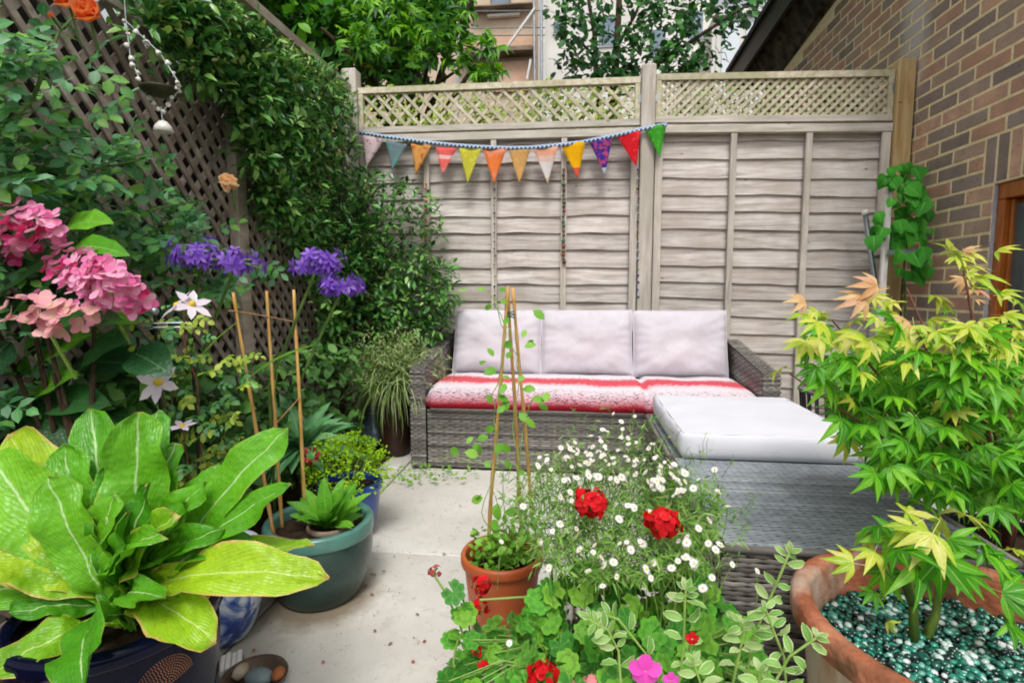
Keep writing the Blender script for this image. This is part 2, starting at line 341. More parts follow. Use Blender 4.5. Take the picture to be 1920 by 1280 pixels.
m_rose = M_leaf('rose_leaf', [C('#3a7044'), C('#4a8a50'), C('#5a9c4e'), C('#7ab048'), C('#5a9068'), C('#7fae86')], C('#86b487'), None, 0.4, 0, 0.45, 0.25)
m_jas = M_leaf('jasmine_leaf', [C('#1f4a20'), C('#2f642a'), C('#43803a'), C('#5a9846'), C('#74ac4c'), C('#94bc66')], C('#8ab478'), None, 0.4, 0, 0.28, 0.2, 0.5)
m_jasy = M_leaf('young_jasmine_leaf', [C('#6f9a34'), C('#9bb85c'), C('#c2cf92')], None, None, 0.4, 0, 0.4, 0.3)
m_maple = M_leaf('maple_leaf', [C('#358408'), C('#489a0e'), C('#5cac14'), C('#7abc1c')], C('#a8d060'), None, 0.4, 0, 0.45, 0.38, rw=0.05)
m_mapley = M_leaf('yellow_maple_leaf', [C('#8cba1e'), C('#b0ca2c'), C('#ccd448'), C('#dad878')], C('#e4e3a4'), C('#d0a858'), 0.5, 0, 0.45, 0.38, ev=0.9, rw=0.05)
m_mapler = M_leaf('red_tipped_maple_leaf', [C('#cf9c68'), C('#d6ac7a'), C('#dcc08c'), C('#cf9078')], None, None, 0.5, 0, 0.5, 0.35)
m_ger_old = M_leaf('geranium_leaf', [C('#348420'), C('#4a9c2c'), C('#62b030'), C('#8cc030'), C('#428e3c')], None, None, 0.4, 0, 0.5, 0.28)
def M_ger():
    g = G('geranium_leaf'); cl = g.ramp(g.rnd(), [(0, C('#2f7a1e')), (0.3, C('#459428')), (0.6, C('#5aa82e')), (0.85, C('#84bc34')), (1, C('#3c8a3c'))])
    uv = g.n('SeparateXYZ', {0: g.n('TexCoord').outputs['UV']}); x = g.ma('SUBTRACT', uv.outputs[0], 0.5); y = g.ma('SUBTRACT', uv.outputs[1], 0.5)
    r = g.ma('SQRT', g.ma('ADD', g.ma('MULTIPLY', x, x), g.ma('MULTIPLY', y, y))); a = g.ma('ARCTAN2', x, y)
    vn = g.ma('POWER', g.ma('ABSOLUTE', g.ma('COSINE', g.ma('MULTIPLY', a, 3.5))), 30.0)
    cl = g.mix(g.ma('MULTIPLY', vn, 0.35), cl, C('#a3cc70'))
    z = g.n('MapRange', {0: g.ma('ABSOLUTE', g.ma('SUBTRACT', r, 0.27)), 1: 0.0, 2: 0.09, 3: 0.4, 4: 0.0}).outputs[0]
    cl = g.mix(z, cl, C('#2c5c1c')); v = g.vec(); nz = g.noise(v, 60, 4)
    return g.bsdf(cl, 0.45, 0.35, g.bump(g.ma('ADD', nz, g.ma('MULTIPLY', vn, -0.8)), 0.5, 0.002), 0.22)
m_ger = M_ger()
m_var = M_leaf('variegated_leaf', [C('#5f9438'), C('#77a84a'), C('#8ab45c'), C('#a9c080')], C('#a2bf7c'), C('#ced6a8'), 0.36, 0, 0.6, 0.25, ev=0.9)
m_ivy = M_leaf('heart_leaf', [C('#2c8418'), C('#3a9a20'), C('#4aab28')], C('#7cc25c'), None, 0.4, 5, 0.4, 0.28)
m_sage = M_leaf('blue_green_lance_leaf', [C('#3f7f4a'), C('#529258'), C('#6aa366'), C('#84b47c')], C('#a9c6a0'), None, 0.4, 8, 0.5, 0.2)
m_lime = M_leaf('lime_foliage', [C('#82b810'), C('#9ccc1a'), C('#b4dc26')], None, None, 0.4, 0, 0.5, 0.35)
m_vine = M_leaf('pea_leaf', [C('#5f9c28'), C('#78b23a'), C('#92c450')], None, None, 0.4, 0, 0.5, 0.35)
m_clem = M_leaf('clematis_leaf', [C('#7a9a2c'), C('#9cb43e'), C('#b8c85c'), C('#5c8a34')], None, None, 0.4, 0, 0.5, 0.3)
m_strap = M_leaf('strap_leaf', [C('#5c8a2c'), C('#7aa63a'), C('#6a9a44')], None, None, 0.4, 0, 0.4, 0.25)
m_grassy = M_leaf('grey_green_needles', [C('#66823f'), C('#84a052'), C('#9db070'), C('#aeba8c')], None, None, 0.4, 0, 0.6, 0.2)
m_fine = M_leaf('fine_daisy_foliage', [C('#4f8030'), C('#68983c'), C('#82ae4a'), C('#9ab06a')], None, None, 0.4, 0, 0.6, 0.25)
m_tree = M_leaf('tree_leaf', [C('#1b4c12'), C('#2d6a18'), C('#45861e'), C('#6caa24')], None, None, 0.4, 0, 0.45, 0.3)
m_treel = M_leaf('sunlit_tree_leaf', [C('#4f9410'), C('#6fb014'), C('#8fc81c')], None, None, 0.4, 0, 0.45, 0.45)  # lighter copy of the tree leaf, sunlight put into its colour
m_tree2 = M_leaf('cut_tree_leaf', [C('#1a4a20'), C('#2a5e28'), C('#3a7430'), C('#4f8a3a')], None, None, 0.4, 0, 0.45, 0.28)
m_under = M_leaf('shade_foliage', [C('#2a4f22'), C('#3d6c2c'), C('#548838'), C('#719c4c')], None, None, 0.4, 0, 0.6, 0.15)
# petals
m_hydp = M_petal('pink_hydrangea_petal', [C('#d9609a'), C('#e27cae'), C('#ea9cc0'), C('#f0b8d0')], base=C('#e9b8c0'))
m_hydo = M_petal('salmon_hydrangea_petal', [C('#e09aa4'), C('#e6b0b0'), C('#dd88a2')], base=C('#d9c090'))
m_hydm = M_petal('magenta_hydrangea_petal', [C('#cf2f68'), C('#e04a86'), C('#e268a0')])
m_roseo = M_petal('orange_rose_petal', [C('#ee7a3c'), C('#f4904e'), C('#f6a670')], base=C('#f8ba72'))
m_rosep = M_petal('peach_rose_petal', [C('#fbd49a'), C('#fddcae'), C('#fee6c4')])
m_red = M_petal('red_petal', [C('#a8040c'), C('#c40a14'), C('#d81420')], trans=0.15)
m_drypetal = M_petal('withered_petal', [C('#a8323a'), C('#c0605c'), C('#8e1f28')])
m_pink = M_petal('hot_pink_petal', [C('#e03ab4'), C('#ec5cc4')])
m_agap = M_petal('purple_petal', [C('#6a3fb0'), C('#8656c8'), C('#a27cd8')], base=C('#5c38a0'))
m_clemf = M_petal('clematis_petal', [C('#dccfe0'), C('#e8dce8'), C('#efe6ea')])
m_daisy = M_petal('daisy_ray', [C('#e2dfdc'), C('#efecea'), C('#e8d8d8')], trans=0.15)
m_eye = M_plain('daisy_eye', C('#c9a81c'), C('#dcc23c'), 30, 0.8)

# ------------------------------------------------------------------ leaf and flower shapes
def leaf_geo(L, Wd, prof, nv, nu, bend=0.0, fold=0.0, ripple=0.0, seed=0, petiole=0.0, twist=0.0, pucker=0.0):
    vs = []; uv = []; fs = []; y = z = 0.0; st = L / nv
    if petiole: y = petiole
    for i in range(nv + 1):
        v = i / nv; a = bend * v; 
        if i: y += st * cos(bend * (v - 0.5 / nv)); z -= st * sin(bend * (v - 0.5 / nv))
        k = v * (len(prof) - 1); j = min(int(k), len(prof) - 2); wd = Wd / 2 * (prof[j] + (prof[j + 1] - prof[j]) * (k - j))
        for q in range(nu + 1):
            s = q / nu * 2 - 1; rp = ripple * abs(s) * sin(v * 17 + seed * 2.1 + (s > 0) * 1.7) + ripple * 0.4 * abs(s) * sin(v * 31 + seed)
            x = s * wd * cos(fold); h = abs(s) * wd * sin(fold) + rp + pucker * noise.noise(V((s * 3.1 + seed, v * 11 - abs(s) * 2.5, seed * 1.7))); x *= 1 + pucker * 12 * noise.noise(V((v * 9, (s > 0) * 7.0 + seed, 2.0))); tw = twist * v
            vs.append((x * cos(tw), y + sin(a) * h, z + h * cos(a) + x * sin(tw))); uv.append((q / nu, v))
    for i in range(nv):
        for q in range(nu):
            b = i * (nu + 1) + q; fs.append((b, b + 1, b + nu + 2, b + nu + 1))
    if petiole:
        n = len(vs); r = petiole * 0.03 + 0.0006
        vs += [(-r, 0, 0), (r, 0, 0), (r, petiole + 0.001, 0), (-r, petiole + 0.001, 0)]; uv += [(0.48, 0), (0.52, 0), (0.52, 0), (0.48, 0)]; fs.append((n, n + 1, n + 2, n + 3))
    return vs, fs, uv
def geo_mesh(name, geo, mat, smooth=True):
    b = MB(); b.add(geo); return b.mesh(name, mat, smooth)
OVATE = [0.02, 0.62, 0.95, 1.0, 0.88, 0.6, 0.0]
LANCE = [0.05, 0.6, 0.95, 1.0, 0.8, 0.45, 0.0]
OBOV = [(0.15 + 0.85 * max(0.0, min(1.0, (i / 24 - 0.08) / 0.52)) ** 1.3) * (1.0 if i < 15 else max(0.03, sqrt(max(0.0, 1 - ((i / 24 - 0.625) / 0.375) ** 2)) ** 0.85)) for i in range(25)]
ROUND = [0.05, 0.75, 1.0, 1.0, 0.9, 0.6, 0.05]
def join_geo(lst):
    b = MB()
    for g, M in lst: b.add(g, M)
    return b.v, b.f, b.uv
def rose_leaf_geo(s, seed):
    rr = random.Random(seed); g = []
    for k, (y, a) in enumerate([(0.25, 1.1), (0.25, -1.1), (0.62, 0.95), (0.62, -0.95), (0.95, 0.0)]):
        lf = leaf_geo(0.5 * s * rr.uniform(0.85, 1.1), 0.32 * s, OVATE, 3, 2, rr.uniform(0.1, 0.7), 0.25)
        g.append((lf, frame((0, y * s, 0), (sin(a), cos(a), rr.uniform(-0.3, 0.1)), (rr.uniform(-0.3, 0.3), rr.uniform(-0.3, 0.3), 1))))
    g.append((leaf_geo(s, 0.02 * s, [1, 1, 0.6], 2, 1), I4))
    return join_geo(g)
def maple_geo(s, seed, nl=7):
    rr = random.Random(seed); vs = []; fs = []; uv = []
    angs = [0, 0.62, -0.62, 1.2, -1.2, 1.85, -1.85][:nl]; lens = [1, 0.93, 0.93, 0.76, 0.76, 0.42, 0.42]
    for a, l in zip(angs, lens):
        l *= s * rr.uniform(0.88, 1.08); a += rr.uniform(-0.08, 0.08); n = len(vs); dr = rr.uniform(0.05, 0.75)
        d = (sin(a), cos(a)); p = (cos(a), -sin(a))
        def P(t, o): 
            return (d[0] * t * l + p[0] * o * s, d[1] * t * l + p[1] * o * s, -dr * (t ** 2) * l + abs(o) * s * 0.35)
        rows = [(0.0, 0.012), (0.3, 0.11 * l / s + 0.02), (0.5, 0.125 * l / s + 0.015), (0.78, 0.06), (1.0, 0.0)]
        for t, o in rows:
            vs += [P(t, -o), P(t, 0), P(t, o)]; uv += [(0.05, t), (0.5, t), (0.95, t)]
        for i in range(4):
            b = n + i * 3; fs += [(b, b + 1, b + 4, b + 3), (b + 1, b + 2, b + 5, b + 4)]
    n = len(vs); r = 0.008 * s
    vs += [(-r, -0.5 * s, -0.04 * s), (r, -0.5 * s, -0.04 * s), (r, 0, 0), (-r, 0, 0)]; uv += [(0.5, 0)] * 4; fs.append((n, n + 1, n + 2, n + 3))
    return vs, fs, uv
def round_leaf_geo(s, seed, lobes=7):
    rr = random.Random(seed); vs = [(0, 0, 0)]; uv = [(0.5, 0.5)]; n = 20; fs = []
    for ring, f in ((1, 0.55), (2, 1.0)):
        for k in range(n + 1):
            a = -pi / 2 + 0.22 + (2 * pi - 0.44) * k / n
            r = s * f * (1 + (0.12 * cos(lobes * (a + pi / 2)) if ring == 2 else 0)) * (0.75 + 0.25 * min(1, abs(a + pi / 2) * 1.2))
            vs.append((r * cos(a), r * sin(a), (0.22 * s * f * f if seed % 2 else 0.10 * s * f) + rr.uniform(-0.09, 0.09) * s * f)); uv.append((0.5 + 0.45 * f * cos(a), 0.5 + 0.45 * f * sin(a)))
    for k in range(n):
        fs.append((0, 1 + k, 2 + k)); fs.append((1 + k, n + 2 + k, n + 3 + k, 2 + k))
    return vs, fs, uv
def heart_geo(s, seed):
    rr = random.Random(seed)
    return leaf_geo(s, s * 0.95, [0.55, 0.95, 1.0, 0.86, 0.6, 0.3, 0.0], 6, 4, rr.uniform(0.4, 1.0), 0.2, s * 0.03, seed)
def floret_geo(s, seed, n=4, pw=0.95, cup=0.35, prof=(0.25, 0.8, 1.0, 0.9, 0.35)):
    rr = random.Random(seed); g = []
    for k in range(n):
        a = 2 * pi * k / n + rr.uniform(-0.12, 0.12)
        lf = leaf_geo(s * rr.uniform(0.9, 1.08), s * pw, list(prof), 3, 2, -cup * rr.uniform(-0.3, 1.0), 0.12, 0)
        g.append((lf, frame((0, 0, 0.0005 * k), (sin(a), cos(a), rr.uniform(0.05, 0.35)), (0, 0, 1))))
    return join_geo(g)
def pillow_geo(wd, ht, th, seed=0, nx=36, ny=28, pinch=0.05):
    vs = []; fs = []; uv = []
    for side in (1, -1):
        for j in range(ny + 1):
            for i in range(nx + 1):
                u = i / nx * 2 - 1; v = j / ny * 2 - 1
                e = max(0.0, (1 - abs(u) ** 3.2) * (1 - abs(v) ** 3.2)) ** 0.5
                x = u * wd / 2 * (1 - pinch * (1 - v * v)); y = v * ht / 2 * (1 - pinch * (1 - u * u))
                wr = noise.noise(V((u * 2.2 + seed, v * 2.2, seed * 3.1))) * 0.02 * e + noise.noise(V((u * 7 + seed, v * 7, seed))) * 0.004 * e
                cr = 0.008 * sin(22 * atan2(v, u) + seed + 2 * noise.noise(V((u, v, seed)))) * (max(abs(u), abs(v)) ** 4) * e
                vs.append((x, y, side * (th / 2 * e + wr + cr))); uv.append((i / nx, j / ny))
    n = (nx + 1) * (ny + 1)
    for s in (0, 1):
        for j in range(ny):
            for i in range(nx):
                b = s * n + j * (nx + 1) + i; q = (b, b + 1, b + nx + 2, b + nx + 1); fs.append(q if s == 0 else q[::-1])
    return vs, fs, uv
def rbox(lo, hi, r=0.01, seg=3):
    bm = bmesh.new(); bmesh.ops.create_cube(bm, size=1)
    c = [(a + b) / 2 for a, b in zip(lo, hi)]; s = [b - a for a, b in zip(lo, hi)]
    for v in bm.verts: v.co = V((v.co.x * s[0] + c[0], v.co.y * s[1] + c[1], v.co.z * s[2] + c[2]))
    bmesh.ops.bevel(bm, geom=bm.edges[:], offset=r, segments=seg, profile=0.5, affect='EDGES')
    bm.verts.index_update(); g = ([tuple(v.co) for v in bm.verts], [tuple(v.index for v in f.verts) for f in bm.faces], None); bm.free(); return g
def weave(b, o, ud, vd, w_, h_, pitch=0.012, stake=0.04, amp=0.004, wob=0.0):
    """flat strands running along ud, woven over and under stakes"""
    o = V(o); ud = V(ud).normalized(); vd = V(vd).normalized(); nd = ud.cross(vd).normalized(); n = int(h_ / pitch); m = max(2, int(w_ / stake) * 2)
    for i in range(n):
        v0 = i * pitch + 0.0008; v1 = v0 + pitch * 0.95; vs = []; fs = []; ph = pi * (i % 2)
        for k in range(m + 1):
            u = k / m * w_; a = amp * cos(k * pi / 2 * 2 / 2 + ph) + amp * 0.3 * sin(i * 1.7); jit = wob * noise.noise(V((u * 9, i, 0)))
            vs += [o + ud * u + vd * (v0 + jit) + nd * (a - 0.001), o + ud * u + vd * ((v0 + v1) / 2 + jit) + nd * (a + 0.0016), o + ud * u + vd * (v1 + jit) + nd * (a - 0.001)]
        for k in range(m):
            q = k * 3; fs += [(q, q + 3, q + 4, q + 1), (q + 1, q + 4, q + 5, q + 2)]
        b.add((vs, fs, None))

# ------------------------------------------------------------------ the setting: ground, patio
b = MB(); b.box((-60, -20, -0.5), (60, 60, -0.03)); part('ground', b, m_earth, None, kind='structure')
patio = put('patio', None, T((0, 1.5, 0))); patio['kind'] = 'structure'
b = MB(); b.box((-1.06, -1.0, -0.026), (1.93, 3.46, -0.012)); part('mortar_bed', b, m_joint, patio, kind='structure')
for xa, xb in ((-1.05, -0.917), (-0.908, 0.0), (0.009, 0.92), (0.929, 1.925)):
    for ya, yb in ((-0.9, 0.0), (0.009, 0.9), (0.909, 1.80), (1.809, 2.70), (2.709, 3.45)):
        b = MB(); b.add(rbox((xa, ya, -0.02), (xb, yb, U(-0.002, 0.002)), 0.004, 1)); part('paving_slab', b, m_slab, patio)
b = MB()
nx, ny = 14, 40
vs = [(-1.55 + 0.5 * i / nx, -0.5 + 4.0 * j / ny, 0.02 + 0.03 * noise.noise(V((i * 0.9, j * 0.7, 0))) - (0.03 if i == nx else 0)) for j in range(ny + 1) for i in range(nx + 1)]
fs = [(j * (nx + 1) + i, j * (nx + 1) + i + 1, (j + 1) * (nx + 1) + i + 1, (j + 1) * (nx + 1) + i) for j in range(ny) for i in range(nx)]
b.add((vs, fs, None)); part('earth_bed', b, m_earth, None, True, kind='structure')

# ------------------------------------------------------------------ back fence
FY = 3.5
def slats(parent, x0, x1, z0f, z1f, y, dirn, pitch, w_, t_, mat):
    """diagonal laths clipped to the opening; dirn +1 rises to the right"""
    h_ = z1f(x0) - z0f(x0); n = int((x1 - x0 + h_) / pitch) + 1
    for k in range(n + 1):
        c = x0 - h_ + k * pitch + 0.02 + U(-0.003, 0.003) if dirn > 0 else x0 + k * pitch + 0.02 + U(-0.003, 0.003)
        a, e = c, c + dirn * h_
        t0 = 0.0; t1 = 1.0; L = e - a
        for lo, s in ((x0, 1), (x1, -1)):
            ta = (lo - a) / L
            if (s * L) > 0: t0 = max(t0, ta)
            else: t1 = min(t1, ta)
        if t1 - t0 < 0.06: continue
        def P(t): x = a + L * t; return V((x, y, z0f(x) + (z1f(x) - z0f(x)) * t))
        b = MB(); b.beam(P(t0), P(t1), w_, t_, (0, 1, 0)); part('slat', b, mat, parent)
def fence_panel(x0, x1, tilt, battens, front, pitch, wave, label, seed):
    rr = random.Random(seed)
    f = thing('lap_fence', label, 'fence panel', ((x0 + x1) / 2, FY, 0), 'lapped fence panels')
    zt = lambda x, z: z + tilt * (x - x0)
    z = 0.03; k = 0
    while z < 1.90:
        h_ = rr.uniform(0.098, 0.118); top = min(z + h_ + 0.03, 1.93); b = MB(); n = 44; vs = []; fs = []; uv = []
        ph = rr.uniform(0, 50)
        for i in range(n + 1):
            u = i / n; x = x0 + 0.005 + (x1 - x0 - 0.01) * u
            wv = noise.noise(V((u * 3.2 + ph, k * 3.7, 0))) * 0.009 + noise.noise(V((u * 11 + ph, k, 5))) * 0.004
            bz = 0.0
            for bx in battens: bz += exp(-((x - bx - 0.17) / 0.10) ** 2)
            dz = wv - wave * (1 - min(1, bz)) * 0.4; dy = -wave * 1.6 * min(1, bz) * abs(noise.noise(V((k * 1.3, seed, x))))
            zb = zt(x, z) + dz; zt_ = zt(x, top)
            vs += [(x, FY + 0.022, zt_), (x, FY + 0.004 + dy, zb + 0.0), (x, FY + 0.016 + dy, zb - 0.001), (x, FY + 0.030, zt_)]
            uv += [(u, 1), (u, 0), (u, 0), (u, 1)]
        for i in range(n):
            q = i * 4; fs += [(q + 1, q + 5, q + 4, q), (q + 2, q + 6, q + 5, q + 1), (q + 3, q + 7, q + 6, q + 2), (q, q + 4, q + 7, q + 3)]
        b.add((vs, fs, uv)); part('board', b, m_board, f); z += h_; k += 1
    for bx, bw in [(x, 0.036) for x in battens] + [(x0 + 0.026, 0.046), (x1 - 0.026, 0.046)]:
        b = MB(); b.add(rbox((bx - bw / 2, FY - 0.034, 0.03), (bx + bw / 2, FY - 0.012, zt(bx, 1.915)), 0.002, 1)); part('batten', b, m_postv, f)
    b = MB(); b.beam((x0, FY - 0.012, zt(x0, 1.94)), (x1, FY - 0.012, zt(x1, 1.94)), 0.046, 0.052, (0, 1, 0)); part('top_rail', b, m_rail, f)
    # trellis on top
    for nm, zz, tt in (('trellis_rail', 1.998, 0.036), ('trellis_rail', 2.248, 0.036)):
        b = MB(); b.beam((x0, FY - 0.006, zt(x0, zz)), (x1, FY - 0.006, zt(x1, zz)), tt, 0.044, (0, 1, 0)); part(nm, b, m_slat if zz > 2.1 else m_rail, f)
    for xx in (x0 + 0.016, x1 - 0.016):
        b = MB(); b.box((xx - 0.015, FY - 0.026, zt(xx, 2.0165)), (xx + 0.015, FY + 0.012, zt(xx, 2.2295))); part('trellis_stile', b, m_slat, f)
    z0f = lambda x: zt(x, 2.016); z1f = lambda x: zt(x, 2.230)
    slats(f, x0 + 0.031, x1 - 0.031, z0f, z1f, FY - 0.012, front, pitch, 0.018, 0.007, m_slat)
    slats(f, x0 + 0.031, x1 - 0.031, z0f, z1f, FY - 0.004, -front, pitch, 0.018, 0.007, m_slat)
    for xx in (x0 - 0.002, x1 + 0.002):
        b = MB(); b.box((xx - 0.012, FY - 0.03, 2.10), (xx + 0.012, FY - 0.0275, 2.15)); part('fixing_clip', b, m_galv, f)
    return f
XL0, XL1, XR0, XR1 = -1.43, 0.378, 0.472, 1.826
bat = lambda px: aty(px, 420, FY).x
fence_panel(XL0, XL1, -0.006, [bat(803), bat(927), bat(1057)], -1, 0.092, 0.016, 'lapped grey fence panel hung with the bunting and bead strings', 3)
fence_panel(XR0, XR1, -0.028, [bat(1368), bat(1506)], 1, 0.052, 0.004, 'lapped grey fence panel next to the brick wall with tight diagonal trellis', 5)
def post(x0, x1, y0, y1, z1, mat, label, bev=0.006):
    o = thing('fence_post', label, 'fence post', ((x0 + x1) / 2, (y0 + y1) / 2, 0), 'fence posts')
    b = MB(); b.add(rbox((x0, y0, 0), (x1, y1, z1), bev, 1)); part('post', b, mat, o); return o
post(XL1 + 0.004, XR0 - 0.004, FY - 0.05, FY + 0.045, 2.32, m_postv, 'tall weathered fence post between the two back panels')
post(XR1 + 0.004, 1.922, FY - 0.06, FY + 0.03, 2.275, m_newpost, 'newer yellowish fence post against the brick wall')
post(XL0 - 0.10, XL0 - 0.004, FY - 0.05, FY + 0.045, 2.385, m_postv, 'corner fence post beside the jasmine at the end of the bunting')

# ------------------------------------------------------------------ left trellis fence
LX = -1.5
lf = thing('trellis_fence', 'tall old brown trellis fence down the left side under climbing plants', 'trellis fence', (LX, 2.2, 0))
Y0, Y1 = 0.7, 3.40
def lslats(dirn, x, z0, z1, pitch, w_):
    h_ = z1 - z0; n = int((Y1 - Y0 + h_ * 2) / pitch) + 1
    for k in range(n + 1):
        a = Y0 + k * pitch - (h_ / 1.18 if dirn > 0 else 0) + U(-0.004, 0.004); L = dirn * h_ / 1.18; t0, t1 = 0.0, 1.0
        for lo, s in ((Y0, 1), (Y1, -1)):
            ta = (lo - a) / L
            if s * L > 0: t0 = max(t0, ta)
            else: t1 = min(t1, ta)
        if t1 - t0 < 0.03: continue
        b = MB(); b.beam((x, a + L * t0, z0 + h_ * t0), (x, a + L * t1, z0 + h_ * t1), w_, 0.009, (1, 0, 0)); part('slat', b, m_dslat, lf)
lslats(-1, LX + 0.012, 0.05, 2.19, 0.074, 0.022)
lslats(1, LX + 0.002, 0.05, 2.19, 0.080, 0.022)
for z, w_, nm in ((1.875, 0.05, 'rail'), (2.215, 0.045, 'cap_rail'), (0.06, 0.05, 'rail')):
    b = MB(); b.beam((LX + 0.028, Y0, z), (LX + 0.028, Y1, z + (0.02 if z > 2 else 0)), w_, 0.022 if z < 2 else 0.06, (1, 0, 0)); part(nm, b, m_drail, lf)
for y in (2.20, 0.95):
    b = MB(); b.add(rbox((LX + 0.0185, y - 0.035, 0), (LX + 0.062, y + 0.035, 1.84), 0.003, 1)); part('upright', b, m_drail, lf)
bf = thing('board_fence', 'dark stained board fence just behind the left trellis', 'fence', (LX - 0.12, 2.2, 0))
for k in range(23):
    b = MB(); b.box((LX - 0.13, Y0 + k * 0.145, 0), (LX - 0.11, Y0 + k * 0.145 + 0.138, 1.86 + U(-0.01, 0.01))); part('board', b, m_dark, bf)

# ------------------------------------------------------------------ brick house on the right
WX = 1.93
house = thing('brick_house', 'brown brick house wall with sloping black eaves and orange window on the right', 'house', (WX + 0.2, 3, 0))
ga, gb = atx(1470, 135, WX), atx(1572, 0, WX)          # underside of the verge on the wall plane
gsl = (gb.z - ga.z) / (gb.y - ga.y)
gz = lambda y: ga.z + gsl * (y - ga.y)
WY0, WY1 = 0.3, 8.5
WIN_Y, WIN_Z1, WIN_Z0 = 2.80, 1.447, 0.52
def wall_poly():
    b = MB(); pts = [(WY1, 0.0), (WY1, max(0.1, gz(WY1) + 0.02)), (WY0, gz(WY0) + 0.02), (WY0, 0.0)]
    def sheet(x): return [(x, y, z) for y, z in pts]
    # built round the window opening: beyond it, above it, below it
    for (ya, yb, za, zb) in ((WIN_Y, WY1, 0, None), (WY0, WIN_Y, WIN_Z1, None), (WY0, WIN_Y, 0, WIN_Z0)):
        za2 = zb2 = zb
        if zb is None: za2, zb2 = gz(ya) + 0.02, gz(yb) + 0.02
        vs = []
        for x in (WX + 0.0022, WX + 0.30): vs += [(x, ya, za), (x, yb, za), (x, yb, max(za + 0.01, zb2)), (x, ya, za2)]
        b.add((vs, [(0, 1, 2, 3), (7, 6, 5, 4), (0, 4, 5, 1), (1, 5, 6, 2), (2, 6, 7, 3), (3, 7, 4, 0)], None))
    return b
part('wall', wall_poly(), m_mortar, house)
bricks = []
def brick_mesh(l, h_, d, seed):
    rr = random.Random(seed); g = rbox((0, -l / 2, -h_ / 2), (d, l / 2, h_ / 2), 0.0018, 1)
    j = [V((0, rr.uniform(-1, 1), rr.uniform(-1, 1))) * 0.0012 for _ in g[0]]
    return ([tuple(V(p) + q) for p, q in zip(g[0], j)], g[1], None)
for k in range(0, 56):
    zc = WIN_Z1 - 19 * 0.075 + (k + 0.5) * 0.075; off = 0.1125 * (k % 2) + 0.03
    y = 1.6 + off
    while y < WY1:
        yc = y + 0.1125; ln = 0.209; lo, hi = yc - ln / 2, yc + ln / 2
        y += 0.225
        if zc > gz(hi) - 0.05: continue
        if WIN_Z0 < zc < WIN_Z1:
            if hi < WIN_Y: continue
            if lo < WIN_Y: lo = WIN_Y
        elif WIN_Z1 < zc < WIN_Z1 + 0.225:
            if hi < WIN_Y + 0.07: continue
            if lo < WIN_Y + 0.077: lo = WIN_Y + 0.077
        if hi - lo < 0.03: continue
        bricks.append(((lo + hi) / 2, zc, hi - lo, 0.0605))
for k in range(16): bricks.append((WIN_Y + 0.0325 - k * 0.075, WIN_Z1 + 0.112, 0.0615, 0.211))
def inview(p):
    d = V(p) - O; z = d.dot(_f); x = 960 + FPX * d.dot(_r) / z; yy = 640 - FPX * d.dot(_u) / z
    return z > 0 and -20 < x < 1950 and -30 < yy < 700 and not (p[1] > 3.55 and p[2] < 2.2)
bricks.sort(key=lambda q: (not inview((WX, q[0], q[1])), hypot(q[0], q[1] - CAM_H)))
cache = {}
rest = MB()
for i, (yc, zc, l, h_) in enumerate(bricks):
    M = T((WX + U(-0.001, 0.0008), yc, zc)); kx = (round(l, 3), h_, i % 4)
    if kx not in cache:
        ge = brick_mesh(l, h_, 0.05, i); cache[kx] = (ge, geo_mesh('brick', ge, m_brick, False))
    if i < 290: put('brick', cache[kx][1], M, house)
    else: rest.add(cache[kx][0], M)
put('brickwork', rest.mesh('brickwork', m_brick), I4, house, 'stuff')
# verge: black fascia and mouldy soffit, roof slab
def slope_pt(px, py, X): return atx(px, py, X)
fx = 1.70
va, vb = slope_pt(1387, 135, fx), slope_pt(1477, 0, fx)
ua, ub = ga, gb
def ext(p, q, t): return p + (q - p) * t
b = MB(); A, B = ext(va, vb, -0.35), ext(va, vb, 3.2)
nn = V((0, B.y - A.y, B.z - A.z)).normalized(); up_ = V((0, -nn.z, nn.y)); up_ = up_ if up_.z > 0 else -up_
def prism(b, a, e, dx, dn):
    vs = []
    for p in (a, e): vs += [p, p + V((dx, 0, 0)), p + V((dx, 0, 0)) + up_ * dn, p + up_ * dn]
    b.add((vs, [(0, 1, 2, 3), (7, 6, 5, 4), (0, 4, 5, 1), (1, 5, 6, 2), (2, 6, 7, 3), (3, 7, 4, 0)], None))
prism(b, A - up_ * 0.05, B - up_ * 0.05, 0.03, 0.22); part('fascia', b, m_black, house)
b = MB(); UA, UB = ext(ua, ub, -0.35), ext(ua, ub, 3.2)
vs = [A + V((0.03, 0, 0)), V((WX + 0.02, UA.y, UA.z)), V((WX + 0.02, UB.y, UB.z)), B + V((0.03, 0, 0))]; vs += [v + up_ * 0.03 for v in vs]
b.add((vs, [(0, 1, 2, 3), (7, 6, 5, 4), (0, 4, 5, 1), (1, 5, 6, 2), (2, 6, 7, 3), (3, 7, 4, 0)], None)); part('soffit', b, m_soffit, house)
b = MB(); prism(b, A - V((0.03, 0, 0)) + up_ * 0.172, B - V((0.03, 0, 0)) + up_ * 0.172, 3.0, 0.05); part('roof', b, m_slate, house)
